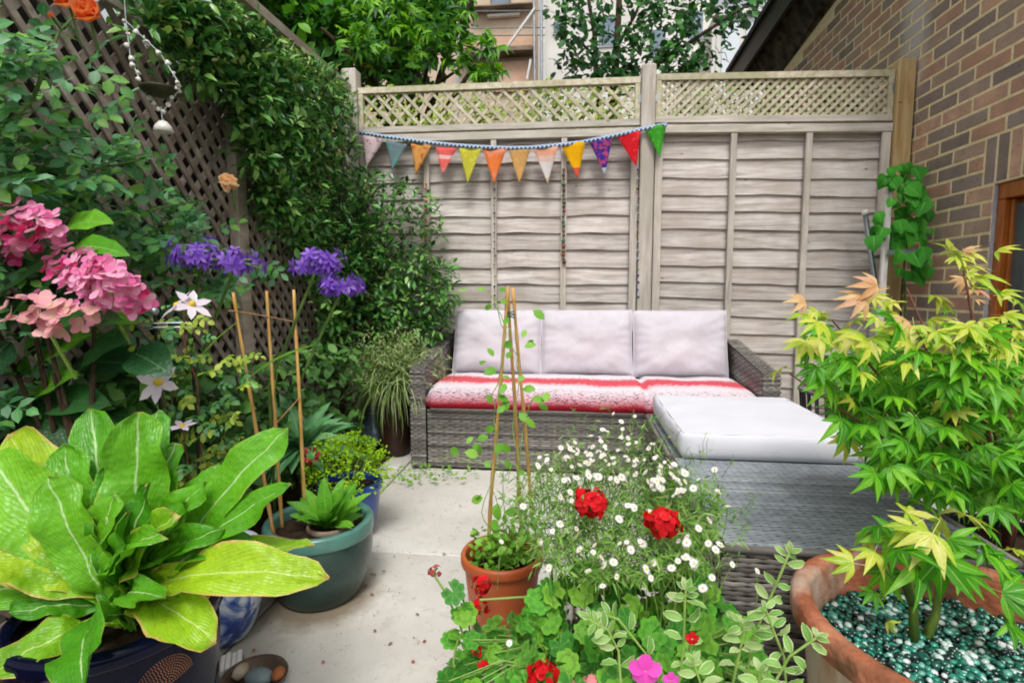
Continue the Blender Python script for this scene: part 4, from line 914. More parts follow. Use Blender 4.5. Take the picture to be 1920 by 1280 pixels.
# ------------------------------------------------------------------ pots
def pot(nm, label, cat, c, prof, mat, rimprof=None, rimmat=None, soil=None, seg=44, rimname='rim'):
    o = thing(nm, label, cat, c)
    b = MB(); b.lathe(prof, seg); put('body', b.mesh('body', mat, True), T(V(c)), o)
    if rimprof: b = MB(); b.lathe(rimprof, seg); put(rimname, b.mesh(rimname, rimmat or mat, True), T(V(c)), o)
    if soil:
        b = MB(); r, z = soil; n = 26; vs = [(0, 0, z)]; fs = []
        for q, f in ((0, 0.4), (1, 0.75), (2, 1.0)):
            for k in range(n): a = 2 * pi * k / n; vs.append((r * f * cos(a), r * f * sin(a), z + U(-0.006, 0.008)))
        for k in range(n):
            fs.append((0, 1 + k, 1 + (k + 1) % n))
            for q in (0, 1): fs.append((1 + q * n + k, 1 + (q + 1) * n + k, 1 + (q + 1) * n + (k + 1) % n, 1 + q * n + (k + 1) % n))
        b.add((vs, fs, None)); put('soil', b.mesh('soil', m_earth, True), T(V(c)), o)
    return o
def std_prof(R0, R1, H_, th=0.015, bulge=0.0, steps=8):
    out = [(0.001, 0.004), (R0 - 0.01, 0.0), (R0, 0.008)]
    for i in range(1, steps + 1): t = i / steps; out.append((R0 + (R1 - R0) * t + bulge * sin(pi * t), H_ * t))
    return out
def rim_prof(R1, H_, lip=0.012, rh=0.035, th=0.016, deep=0.1):
    return [(R1 - 0.002, H_ - rh), (R1 + lip * 0.8, H_ - rh), (R1 + lip, H_ - rh + 0.006), (R1 + lip, H_ - 0.008), (R1 + lip * 0.5, H_ - 0.001), (R1 - th * 0.3, H_), (R1 - th * 0.9, H_ - 0.004), (R1 - th, H_ - 0.012), (R1 - th * 1.3, H_ - deep)]
PN = V((-0.83, 0.84, 0)); PG = V((-0.79, 1.525, 0)); PB = V((-0.865, 1.92, 0)); PP = V((-0.965, 1.29, 0)); PC = V((-0.19, 1.36, 0)); PT = V((0.635, 0.895, 0)); PM = V((1.08, 1.42, 0)); PBR = V((-1.045, 2.95, 0))
p = pot('navy_pot', 'glossy navy blue glazed pot holding the big bright green rosette', 'plant pot', PN, std_prof(0.125, 0.160, 0.38, bulge=0.012), m_navy, rim_prof(0.160, 0.38, 0.01, 0.03, deep=0.06), m_navy, (0.147, 0.345))
b = MB(); oc = PN + V((0.165, -0.075, 0.335)); on = V((0.9, -0.42, 0)).normalized(); ot = V((-on.y, on.x, 0))
for r in range(2, 13):
    for k in range(int(r * 2.6)):
        a = pi * 0.06 + pi * 0.88 * k / max(1, int(r * 2.6) - 1); q = V((ot.x, ot.y, 0)) * (0.0042 * r * cos(a)) + V((0, 0, 0.0042 * r * sin(a) - 0.02))
        dd = PN + V((0, 0, 0.30)) + q; ang = atan2(on.y, on.x) + (0.0042 * r * cos(a)) / 0.17; rr_ = 0.125 + 0.035 * (dd.z / 0.38) + 0.012 * sin(pi * dd.z / 0.38)
        c_ = V((PN.x + rr_ * cos(ang), PN.y + rr_ * sin(ang), dd.z)); b.add(rbox((-0.0012, -0.0012, -0.0012), (0.0012, 0.0012, 0.0012), 0.0008, 1), T(c_))
part('dotted_motif', b, M_plain('brown_dots', C('#7a4a2c'), C('#9c6a42'), 20, 0.5), p, kind='stuff')
pot('green_pot', 'dark green glazed pot with pale green rim standing on the patio', 'plant pot', PG, std_prof(0.118, 0.156, 0.24, bulge=0.02), m_green, rim_prof(0.156, 0.245, 0.008, 0.045, 0.018, 0.06), m_greenrim, (0.142, 0.205))
o = pot('nursery_pot', 'small brown plastic nursery pot sunk in the green pot', 'plant pot', PG + V((0.045, -0.02, 0.12)), std_prof(0.05, 0.065, 0.115), M_plain('taupe_plastic', C('#6e5a4e'), C('#7f6a5c'), 5, 0.6), rim_prof(0.065, 0.12, 0.004, 0.018, 0.005, 0.03), M_plain('taupe_plastic_rim', C('#7a665a'), C('#8a7668'), 5, 0.6), (0.06, 0.105))
pot('blue_pot', 'small bright blue glazed pot behind the green pot', 'plant pot', PB, std_prof(0.085, 0.118, 0.215, bulge=0.006), m_bluepot, rim_prof(0.118, 0.22, 0.008, 0.03), m_bluepot, (0.105, 0.19))
pot('porcelain_pot', 'blue and white porcelain pot between the navy and green pots', 'plant pot', PP, std_prof(0.075, 0.098, 0.25, bulge=0.024), m_porc, rim_prof(0.098, 0.26, 0.012, 0.028, 0.012, 0.08), m_porcw, (0.086, 0.19))
pot('wigwam_pot', 'orange plastic pot holding the bamboo wigwam and climbing peas', 'plant pot', PC, std_prof(0.078, 0.104, 0.25), m_plas, rim_prof(0.104, 0.255, 0.007, 0.028, 0.007, 0.06), m_plas, (0.095, 0.205))
tp = pot('terracotta_pot', 'large old terracotta pot topped with green glass pebbles, front right', 'plant pot', PT, std_prof(0.185, 0.236, 0.40, bulge=0.006), m_terraw, rim_prof(0.242, 0.42, 0.014, 0.040, 0.02, 0.10), m_terra, (0.215, 0.335))
pot('brown_pot', 'tall dark brown plastic pot beside the left end of the sofa', 'plant pot', PBR, std_prof(0.085, 0.095, 0.43), m_brown, rim_prof(0.095, 0.44, 0.005, 0.02), m_brown, (0.085, 0.41))
pot('black_pot', 'black plastic pot of the big maple beside the coffee table', 'plant pot', PM, std_prof(0.14, 0.17, 0.32), m_blackpl, rim_prof(0.17, 0.33, 0.006, 0.03, 0.008), m_blackpl, (0.16, 0.30))
o = thing('black_trough', 'black plastic trough behind the terracotta pot at the right edge', 'trough', (1.12, 1.03, 0))
for lo, hi, nm in (((0.93, 0.90, 0), (1.45, 0.915, 0.42), 'side'), ((0.93, 1.145, 0), (1.45, 1.16, 0.42), 'side'), ((0.93, 0.9155, 0), (0.945, 1.1445, 0.42), 'end'), ((1.435, 0.9155, 0), (1.45, 1.1445, 0.42), 'end'), ((0.9455, 0.9155, 0.36), (1.4345, 1.1445, 0.405), 'lid')):
    b = MB(); b.add(rbox(lo, hi, 0.004, 1)); part(nm, b, m_blackpl, o)
# wooden planter of the geraniums: staves
m_stave = M_wood('grey_stave', C('#5c5144'), C('#7d7162'), C('#958a7a'), ax=(14, 14, 1.2), moss=C('#5f6040'))
o = thing('wooden_planter', 'weathered wooden planter almost buried under geraniums and daisies', 'planter', (0.11, 0.92, 0))
GX0, GX1, GY0, GY1, GZ = -0.062, 0.235, 0.83, 1.06, 0.27
for k in range(5):
    x0 = GX0 + (GX1 - GX0) * k / 5
    for y in (GY0, GY1 - 0.018): b = MB(); b.add(rbox((x0 + 0.001, y, 0.0), (x0 + (GX1 - GX0) / 5 - 0.001, y + 0.018, GZ + U(-0.006, 0.006)), 0.003, 1)); part('stave', b, m_stave, o)
for k in range(4):
    y0 = GY0 + 0.019 + (GY1 - GY0 - 0.038) * k / 4
    for x in (GX0, GX1 - 0.018): b = MB(); b.add(rbox((x, y0 + 0.001, 0.0), (x + 0.018, y0 + (GY1 - GY0 - 0.038) / 4 - 0.001, GZ + U(-0.006, 0.006)), 0.003, 1)); part('stave', b, m_stave, o)
b = MB(); b.box((GX0 + 0.019, GY0 + 0.019, 0.02), (GX1 - 0.019, GY1 - 0.019, GZ - 0.03)); part('soil', b, m_earth, o)
# demijohn, dish of stones, bracket, plant support
o = thing('glass_jar', 'blue grey glass demijohn standing beside the tall brown pot', 'jar', aty(702, 832, 3.0))
b = MB(); b.lathe([(0.001, 0), (0.075, 0.004), (0.085, 0.02), (0.08, 0.09), (0.05, 0.15), (0.03, 0.18), (0.028, 0.21), (0.034, 0.214), (0.034, 0.224), (0.022, 0.226), (0.02, 0.18)], 24); put('body', b.mesh('body', M_plain('blue_grey_glass', C('#4d5c6c'), C('#6b7c8c'), 8, 0.12, 0, 0.6), True), T(W[o].translation), o)
b = MB(); b.lathe([(0.035, 0.19), (0.04, 0.195), (0.035, 0.2)], 20); put('collar', b.mesh('collar', m_galv, True), T(W[o].translation), o)
dc = atz(478, 1292, 0.0); dish = thing('stone_dish', 'shallow brown dish of pebbles on the patio at the bottom edge', 'dish', dc)
b = MB(); b.lathe([(0.001, 0.004), (0.055, 0.0), (0.07, 0.02), (0.076, 0.034), (0.074, 0.038), (0.066, 0.03), (0.05, 0.012), (0.001, 0.01)], 32); put('bowl', b.mesh('bowl', M_plain('brown_stoneware', C('#4a3a2e'), C('#65513f'), 20, 0.5), True), T(dc), dish)
def stone(c, sx, sy, sz, m, lab):
    bm = bmesh.new(); bmesh.ops.create_icosphere(bm, subdivisions=2, radius=1)
    vs = [(v.co.x * sx * (1 + 0.12 * noise.noise(v.co * 1.7 + V(c) * 9)), v.co.y * sy * (1 + 0.12 * noise.noise(v.co * 1.5 + V(c) * 7)), v.co.z * sz) for v in bm.verts]; bm.verts.index_update()
    fs = [tuple(v.index for v in f.verts) for f in bm.faces]; bm.free(); b = MB(); b.add((vs, fs, None)); o = put('stone', b.mesh('stone', m, True), T(V(c))); tag(o, lab, 'stone', 'stones in the brown dish')
stone(dc + V((0.012, 0.0, 0.034)), 0.034, 0.026, 0.018, M_plain('grey_stone', C('#6d7c80'), C('#839296'), 9, 0.5), 'large smooth blue grey stone in the brown dish')
stone(dc + V((-0.042, 0.012, 0.034)), 0.018, 0.024, 0.016, M_plain('mottled_stone', C('#8a7460'), C('#b8a894'), 30, 0.7), 'small mottled beige stone in the brown dish')
stone(dc + V((0.058, 0.006, 0.042)), 0.014, 0.02, 0.014, M_plain('rusty_stone', C('#8e4f2c'), C('#a9683e'), 20, 0.8), 'small rusty orange stone on the rim of the dish')
bc = atz(428, 1250, 0.012); o = thing('aluminium_section', 'short ribbed aluminium offcut lying on the patio by the navy pot', 'offcut', bc)
b = MB(); 
for k in range(5): b.add(rbox((-0.03 + k * 0.0125, -0.032, 0), (-0.03 + k * 0.0125 + 0.0115, 0.032, 0.016 if k % 2 else 0.02), 0.002, 1), T(bc) @ Matrix.Rotation(0.55, 4, 'Z'))
part('ribs', b, m_wpaint, o)
b = MB(); b.add(rbox((-0.032, -0.034, -0.012), (0.034, 0.034, -0.0005), 0.001, 1), T(bc) @ Matrix.Rotation(0.55, 4, 'Z')); part('base', b, m_galv, o)
s0 = aty(290, 590, 1.25); o = thing('plant_support', 'black metal plant support with ball finials among the clematis', 'plant support', (s0.x, s0.y, 0))
for dx, dy, nm in ((0, 0, 0), (-0.07, 0.02, 1), (0.075, 0.03, 2)):
    b = MB(); b.tube([(s0.x + dx, s0.y + dy, 0), (s0.x + dx, s0.y + dy, s0.z - 0.06 * (nm > 0))], 0.004, 6); part('rod', b, m_blackmetal, o)
b = MB(); b.lathe([(0.0005, -0.011), (0.008, -0.008), (0.011, 0), (0.008, 0.008), (0.0005, 0.011)], 14, T(s0 + V((0, 0, 0.009)))); part('finial', b, m_galv, o, True)
for z in (0.022, 0.033): b = MB(); b.tube([s0 + V((-0.07, 0.02, -z)), s0 + V((0, -0.004, -z)), s0 + V((0.075, 0.03, -z))], 0.0022, 5); part('wire', b, m_galv, o)
# steel pipe, white pole and bracket by the wall
o = thing('steel_pipe', 'leaning grey steel pipe in front of the back fence by the wall', 'pipe', aty(1640, 520, 3.3))
b = MB(); a_, e_ = aty(1622, 398, 3.36), aty(1640, 525, 3.30); b.tube([a_, e_, e_ + (e_ - a_) * 1.5], 0.014, 10); part('tube', b, m_galv, o, True)
b = MB(); b.tube([a_ - (e_ - a_) * 0.03, a_ + (e_ - a_) * 0.05], 0.018, 10); part('cap', b, m_wpaint, o, True)
o = thing('white_pole', 'white upright pole in front of the heart leaved climber', 'pole', aty(1669, 560, 3.2))
a_ = aty(1666, 362, 3.2); b = MB(); b.add(rbox((a_.x - 0.016, a_.y - 0.012, 0.0), (a_.x + 0.016, a_.y + 0.012, a_.z), 0.003, 1)); part('upright', b, m_wpaint, o)
b = MB(); b.add(rbox((a_.x - 0.022, a_.y - 0.018, a_.z), (a_.x + 0.022, a_.y + 0.018, a_.z + 0.018), 0.003, 1)); part('cap', b, m_wpaint, o)
o = thing('galvanised_bracket', 'galvanised steel bar running from the white pole to the brick wall', 'bracket', aty(1700, 474, 3.18))
a_, e_ = aty(1663, 474, 3.17), aty(1738, 472, 3.17); b = MB(); b.beam(a_, e_, 0.03, 0.006, (0, 1, 0)); part('bar', b, m_galv, o)
b = MB(); b.beam(aty(1640, 482, 3.3), aty(1663, 480, 3.3), 0.02, 0.006, (0, 1, 0)); part('arm', b, m_galv, o)
# hanging shell mobile
mo = thing('shell_mobile', 'hanging mobile of pale shells on strings with a dark wooden dish', 'mobile', aty(300, 170, 1.45))
hc = aty(303, 172, 1.45); b = MB()
pb_ = [(0.001, -0.012), (0.03, -0.010), (0.052, 0.0), (0.056, 0.006), (0.05, 0.006), (0.03, -0.002), (0.001, -0.004)]
b.lathe(pb_, 28); put('dish', b.mesh('dish', M_plain('olive_wood', C('#2c2a16'), C('#413d22'), 20, 0.6), True), T(hc), mo)
hk = aty(236, 40, 1.48)
strs = [[hk, aty(245, 110, 1.47), aty(262, 150, 1.45), hc + V((-0.05, 0, 0.0)), aty(300, 205, 1.44)], [hk, aty(300, 100, 1.46), aty(335, 155, 1.43), hc + V((0.052, 0, 0)), aty(305, 210, 1.44)], [hk, hk + V((0, 0, 0.35))], [aty(302, 200, 1.44), aty(306, 240, 1.44)]]
for s in strs: b = MB(); b.tube(s, 0.0016, 5); part('string', b, m_string, mo)
sg = MB(); sg.lathe([(0.0005, 0.5), (0.2, 0.42), (0.42, 0.1), (0.5, -0.25), (0.42, -0.3), (0.0005, 0.1)], 10); sm1 = sg.mesh('shell', m_shell, True)
for s in strs[:2]:
    for k in range(13):
        t = k / 12 * (len(s) - 1.001); i = int(t); p = s[i] + (s[i + 1] - s[i]) * (t - i)
        put('shell', sm1, T(p + V((U(-.004, .004), U(-.004, .004), 0))) @ Matrix.Rotation(U(0, 6), 4, rnd_dir()) @ Matrix.Scale(U(0.009, 0.018), 4), mo)
put('shell', sm1, T(aty(306, 240, 1.44)) @ Matrix.Diagonal((0.054, 0.05, 0.042, 1)), mo, label='large white shell hanging at the bottom')

# ------------------------------------------------------------------ plants: left side
def leaf_to(parent, base, tip, wd, bend, mat, prof=OBOV, nv=14, nu=6, fold=0.22, ripple=0.006, up=(0, -0.6, 1), name='leaf', roll=0.0, label=None, pucker=0.0):
    base = V(base); ch = V(tip) - base; L = ch.length * (bend / 2) / sin(bend / 2) if abs(bend) > 1e-3 else ch.length
    ge = leaf_geo(L, wd, prof, nv, nu, bend, fold, ripple, R.randint(0, 99), 0.0, U(-0.5, 0.5) if pucker else 0.0, pucker)
    y = ch.normalized(); x = y.cross(V(up))
    x = x.normalized() if x.length > 1e-4 else V((1, 0, 0))
    d0 = Matrix.Rotation(bend / 2, 4, x) @ y
    b = MB(); b.add(ge); return put(name, b.mesh(name, mat, True), frame(base, d0, up, roll), parent, label=label)
ros = thing('rosette_plant', 'big leafy rosette plant with bright green leaves in the navy pot', 'plant', PN + V((0.03, -0.01, 0.36)))
def nb(): return PN + V((0.03 + U(-0.03, 0.03), -0.01 + U(-0.03, 0.03), 0.355 + U(-0.01, 0.02)))
prl = [((262, 772), 0.02, 0.10, 0.35, 0), ((172, 768), 0.10, 0.105, 0.4, 0), ((20, 815), 0.10, 0.13, 0.5, 1), ((-20, 850), 0.0, 0.12, 0.5, 0), ((92, 893), -0.05, 0.085, 0.4, 0), ((298, 768), 0.10, 0.09, 0.4, 0),
       ((541, 803), 0.06, 0.085, 0.45, 0), ((548, 908), 0.0, 0.06, 0.5, 0), ((616, 1086), -0.03, 0.085, 1.2, 1), ((590, 1022), 0.05, 0.05, 0.9, 1), ((387, 903), 0.0, 0.06, 0.6, 0), ((282, 905), -0.03, 0.065, 0.35, 0),
       ((330, 962), -0.07, 0.07, 0.8, 1), ((-60, 1010), -0.08, 0.10, 1.0, 1), ((10, 1062), -0.12, 0.09, 1.3, 1), ((175, 1015), -0.12, 0.085, 0.9, 1), ((20, 1150), -0.10, 0.05, 1.2, 0), ((125, 1152), -0.13, 0.045, 1.2, 0), ((62, 1170), -0.16, 0.085, 1.0, 0),
       ((160, 1300), -0.24, 0.075, 1.7, 0), ((-10, 1262), -0.16, 0.07, 1.6, 1), ((405, 1200), -0.10, 0.085, 1.6, 1), ((398, 1108), -0.04, 0.055, 1.2, 0), ((362, 1012), -0.03, 0.06, 0.8, 0), ((455, 950), 0.04, 0.07, 0.5, 0),
       ((-80, 900), 0.06, 0.11, 0.6, 0), ((330, 830), 0.08, 0.08, 0.4, 0), ((430, 870), 0.1, 0.08, 0.5, 0), ((120, 830), 0.03, 0.10, 0.4, 0), ((215, 925), -0.06, 0.06, 0.5, 0), ((-60, 1120), -0.06, 0.08, 1.1, 0), ((230, 850), 0.05, 0.09, 0.4, 0), ((480, 1010), 0.0, 0.06, 0.9, 0), ((245, 960), -0.09, 0.05, 0.6, 0), ((200, 870), 0.0, 0.07, 0.4, 0), ((350, 940), -0.02, 0.05, 0.6, 0), ((420, 990), -0.03, 0.05, 0.8, 0), ((90, 1090), -0.12, 0.06, 1.1, 0), ((310, 1120), -0.12, 0.045, 1.4, 0),
       ((300, 1000), -0.12, 0.055, 0.7, 0), ((60, 960), -0.02, 0.10, 0.6, 0), ((150, 960), -0.04, 0.08, 0.5, 0)]
for (x, y), dy, wd, bn, yl in prl: leaf_to(ros, nb(), aty(x, y, 0.83 + dy), wd * 1.06, min(1.5, bn * U(1.0, 1.35)), m_primy if yl else m_prim, OBOV, 24, 10, U(0.12, 0.38), 0.009, (U(-0.4, 0.4), -0.75, 1), pucker=0.010)

hyd = thing('hydrangea', 'hydrangea with pink and salmon flower heads and big dark leaves, far left', 'hydrangea', (-1.15, 1.12, 0))
for e in ((30, 440), (180, 530), (80, 600), (100, 700), (-30, 560)):
    p = aty(*e, 1.08); s0 = V((-1.15 + U(-.05, .05), 1.12, 0.0)); b = MB(); b.tube([s0, (s0 + p) / 2 + V((0, 0, 0.1)), p], [0.008, 0.006, 0.004], 6); part('stem', b, m_bark, hyd)
hl = [((60, 705), (190, 622), .09, 0), ((60, 700), (60, 640), .08, 0), ((130, 690), (285, 690), .085, 1), ((60, 740), (160, 845), .12, 1), ((20, 640), (-40, 720), .12, 1), ((110, 440), (215, 420), .075, 0), ((120, 470), (245, 480), .06, 0), ((-20, 385), (95, 362), .05, 0),
      ((-20, 590), (130, 475), .12, 1), ((20, 620), (110, 520), .11, 1), ((100, 620), (230, 600), .09, 1), ((-30, 760), (70, 800), .1, 1), ((0, 850), (50, 770), .1, 1), ((90, 760), (210, 760), .09, 1), ((150, 700), (240, 640), .07, 1), ((170, 580), (260, 610), .06, 0), ((40, 500), (-50, 480), .1, 1), ((60, 760), (155, 700), .07, 0)]
for a, t, wd, dk in hl:
    Y_ = U(1.02, 1.14); leaf_to(hyd, aty(*a, Y_ + 0.03), aty(*t, Y_ - 0.03), wd, 0.7, m_hyd if dk else m_hydl, OVATE, 9, 6, 0.18, 0.003, (0.2, -0.9, 0.8))
for k in range(26):
    x, y = U(-60, 250), U(430, 880); Y_ = U(1.08, 1.25); a = aty(x, y, Y_); t = a + V((U(-.1, .14), U(-0.12, 0.02), U(-0.10, 0.06)))
    leaf_to(hyd, a, t, U(0.07, 0.11), 0.8, m_hyd, OVATE, 8, 4, 0.2, 0.003, (0.2, -0.9, 0.8))
flm = [[geo_mesh('floret', floret_geo(0.019, s, 4, 0.92, 0.6), m) for s in range(4)] for m in (m_hydp, m_hydo, m_hydm)]
def flowerhead(par, P, n, Yc, dome, ms, s=1.0, mixm=None, mp=0.0):
    xs = [p[0] for p in P]; ys = [p[1] for p in P]; cx, cy = sum(xs) / len(xs), sum(ys) / len(ys); pts = []
    fh = MB(); c = aty(cx, cy, Yc + 0.03); fh.tube([c + V((0.02, 0.05, -0.14)), c], 0.004, 6); hd = part('flower_head', fh, m_pstem, par)
    g = 0
    while len(pts) < n and g < 4000:
        g += 1; x, y = sample(P, 1)[0]
        if all(hypot(x - a, y - b_) > 13 * s for a, b_ in pts): pts.append((x, y))
        elif g > 1500 and all(hypot(x - a, y - b_) > 8.5 * s for a, b_ in pts): pts.append((x, y))
    for x, y in pts:
        u = (x - cx) / max(1, max(xs) - cx); v = (y - cy) / max(1, max(ys) - cy); r2 = min(1, u * u + v * v)
        p = aty(x, y, Yc - dome * (1 - r2) + U(-0.008, 0.008)); nrm = V((u * 0.8, -0.65, 0.6 - v * 0.6)) + rnd_dir() * 0.6
        b = put('floret', R.choice(mixm if mixm and R.random() < mp else ms), frame(p, nrm.orthogonal(), nrm, 0, s * U(0.8, 1.15)) @ Matrix.Rotation(U(0, 6), 4, 'Z'), hd)
flowerhead(hyd, [(-70, 395), (-20, 378), (40, 380), (100, 402), (120, 458), (70, 448), (30, 470), (-70, 480)], 60, 1.0, 0.05, flm[0], 1.0, flm[2], 0.3)
flowerhead(hyd, [(-40, 455), (30, 450), (75, 468), (60, 490), (-40, 492)], 12, 1.04, 0.02, flm[2], 0.9)
flowerhead(hyd, [(82, 482), (130, 458), (200, 488), (250, 525), (280, 565), (268, 588), (200, 578), (140, 548), (90, 510)], 74, 1.0, 0.05, flm[0], 1.0, flm[2], 0.12)
flowerhead(hyd, [(-40, 585), (40, 548), (100, 545), (172, 580), (178, 605), (120, 622), (92, 636), (60, 612), (-40, 608)], 24, 0.97, 0.04, flm[1], 1.15, flm[0], 0.25)

# climbing rose
rose = thing('climbing_rose', 'climbing rose with orange blooms spreading over the left trellis', 'rose', (-1.42, 1.5, 0))
RP = [(-60, 40), (60, 70), (190, 60), (210, 200), (300, 290), (340, 350), (400, 420), (425, 470), (530, 440), (560, 520), (470, 545), (340, 570), (270, 470), (120, 420), (-60, 400)]
def onfence(x, y, o0, o1):
    p = atx(x, y, LX + 0.03); q = aty(x, y, FY - 0.03)
    if (q - O).length < (p - O).length: p = q
    d = (p - O); return O + d * (1 - U(o0, o1) / d.length)
rg = [rose_leaf_geo(1, s) for s in range(6)]; rm = [geo_mesh('leaf', g, m_rose) for g in rg]
dens = lambda x, y: 1.0 if y > 330 or x < 40 else (0.75 if y > 240 and x < 240 else 0.22)
Ms = [frame(onfence(x, y, 0.05, 0.45), V((U(-1, 1), U(-1, .4), U(-.6, .5))), V((0.5, -0.7, 1.1)) + rnd_dir() * 0.6, 0, U(0.055, 0.095)) for x, y in sample(RP, 360, dens)]
Ms += [frame(onfence(x, y, 0.05, 0.35), V((U(-1, 1), U(-1, .4), U(-.6, .5))), V((0.5, -0.7, 1.1)) + rnd_dir() * 0.6, 0, U(0.055, 0.09)) for x, y in sample([(-60, 400), (270, 460), (350, 570), (400, 640), (420, 740), (200, 800), (-60, 800)], 130)]
scatter(rose, 'leaf', Ms, rm, rg, 280, 'foliage', m_rose)
for pp in ([(-60, 300), (60, 190), (110, 60), (140, 30)], [(60, 560), (180, 420), (300, 390), (400, 372)], [(0, 420), (120, 330), (260, 300)], [(20, 150), (60, 110), (100, 70)], [(200, 520), (330, 470), (480, 500)]):
    pts = [onfence(x, y, 0.25, 0.4) for x, y in pp]; b = MB(); b.tube(pts, [0.006 - 0.004 * i / (len(pts) - 1) for i in range(len(pts))], 6); part('stem', b, m_stem, rose)
def rosebloom(par, c, r, mat, n=22, closed=0.0):
    b = MB(); b.tube([c + V((0, 0.02, -r * 1.3)), c], 0.003, 6); hd = part('flower', b, m_stem, par)
    ge = [leaf_geo(r * 1.05, r * 1.15, ROUND, 4, 4, -0.9, 0.35), leaf_geo(r * 0.95, r * 1.0, ROUND, 4, 4, -1.1, 0.4)]; ms = [geo_mesh('petal', g, mat) for g in ge]
    ax = V((0.25, -0.8, 0.35)).normalized(); e1 = ax.orthogonal().normalized(); e2 = ax.cross(e1)
    for k in range(n):
        f = (k + 0.5) / n; a = k * 2.4; opn = (0.25 + 1.0 * f) * (1 - closed); d = ax * cos(opn) + (e1 * cos(a) + e2 * sin(a)) * sin(opn)
        put('petal', ms[k % 2], frame(c - ax * r * 0.3 * f, d, ax * 1.2 - d * 0.2 - (e1 * cos(a) + e2 * sin(a)) * 0.9, 0, 0.65 + 0.4 * f), hd)
rosebloom(rose, aty(166, 28, 1.16), 0.052, m_roseo, 26); rosebloom(rose, aty(128, 2, 1.2), 0.055, m_roseo, 26); rosebloom(rose, aty(97, 31, 1.18), 0.014, m_roseo, 9, 0.5); rosebloom(rose, aty(432, 347, 1.58), 0.06, m_rosep, 20, 0.3)

# star jasmine in the corner
jas = thing('star_jasmine', 'dense dark glossy star jasmine filling the corner between both fences', 'climber', (-1.38, 3.1, 0))
JP = [(285, -40), (395, -10), (480, 58), (570, 108), (650, 160), (664, 190), (670, 310), (735, 335), (770, 335), (825, 380), (835, 440), (800, 480), (850, 500), (835, 560), (850, 600), (820, 650), (740, 660), (640, 720), (600, 650), (585, 560), (575, 480), (500, 420), (475, 330), (455, 240), (425, 180), (330, 120), (275, 50)]
jg = [leaf_geo(1, 0.36, LANCE, 4, 2, 0.6, 0.25), leaf_geo(1, 0.32, LANCE, 4, 2, 0.9, 0.3), leaf_geo(1, 0.42, LANCE, 4, 2, 0.4, 0.2)]
def jd(x, y): 
    if x > 720: return 0.45 + 0.4 * noise.noise(V((x * 0.02, y * 0.02, 0))) if y < 480 else 0.7
    if x < 440 and y < 130: return 0.7
    return 1.0
Ms = [hang(onfence(x, y, 0.02, 0.30), (0.6, -0.7, 0.7), U(0.045, 0.075), 0.9, 0.2) for x, y in sample(JP, 6800, jd)]
spr = []
for k in range(230):                                 # rounded clumps give the mass its depth
    x, y = sample(JP, 1, lambda x, y: (1.0 if x < 650 else 0.0) if y < 360 else (1.0 if x < 700 or y > 480 else 0.35))[0]; c = onfence(x, y, 0.16, 0.42 if x > 480 else 0.3); rr2 = U(0.05, 0.11)
    for _ in range(20): q = rnd_dir(); Ms.append(hang(c + q * rr2 * U(0.6, 1), q + V((0.3, -0.5, 0.3)), U(0.045, 0.07), 0.7, 0.15))
for k in range(70):                                  # sprigs that stand out of the mass
    x, y = sample(JP, 1, jd)[0]; p = onfence(x, y, 0.24, 0.36); d = V((U(-0.3, 1), U(-1, 0), U(-0.3, 0.9))).normalized()
    for i in range(9): spr.append(hang(p + d * (0.018 * i) + V((0, 0, -0.0009 * i * i)), (0.6, -0.7, 0.5), U(0.04, 0.065), 0.9, 0.1))
scatter(jas, 'leaf', Ms + spr, [geo_mesh('leaf', g, m_jas) for g in jg], jg, 260, 'foliage', m_jas)
yl = [hang(onfence(x, y, 0.22, 0.36), (0.4, -0.7, 0.6), U(0.03, 0.05), 0.9, 0.0) for x, y in sample([(400, -5), (480, 40), (570, 95), (650, 140), (670, 190), (560, 180), (470, 110)], 260)] + [hang(onfence(x, y, 0.28, 0.42), (0.4, -0.7, 0.6), U(0.03, 0.055), 0.9, 0.0) for x, y in sample(JP, 320, lambda x, y: 1.0 if x < 690 or y > 430 else 0.2)]
b = MB()
for i, M in enumerate(yl): b.add(jg[i % 3], M)
part('young_shoots', b, m_jasy, jas, True, 'stuff')
for e in ((520, 200), (600, 300), (640, 450), (770, 430), (830, 480)):
    p = onfence(*e, 0.05, 0.12); b = MB(); b.tube([(-1.42, 3.1, 0), (-1.42, 3.05, 0.6), (p + V((-1.42, 3.05, 0.6))) / 2, p], [0.012, 0.009, 0.006, 0.003], 6); part('stem', b, m_bark, jas)
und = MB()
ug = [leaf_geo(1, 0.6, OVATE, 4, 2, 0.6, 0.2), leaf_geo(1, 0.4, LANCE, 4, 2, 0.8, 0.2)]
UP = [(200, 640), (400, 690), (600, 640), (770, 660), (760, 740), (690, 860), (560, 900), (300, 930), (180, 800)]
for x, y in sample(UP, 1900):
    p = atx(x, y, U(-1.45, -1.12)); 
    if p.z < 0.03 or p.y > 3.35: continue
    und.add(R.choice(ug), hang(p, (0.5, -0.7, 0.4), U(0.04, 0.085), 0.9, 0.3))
o = put('undergrowth', und.mesh('undergrowth', m_under, True)); o['kind'] = 'stuff'; tag(o, 'dark leafy undergrowth in the shaded bed along the left fence', 'undergrowth')

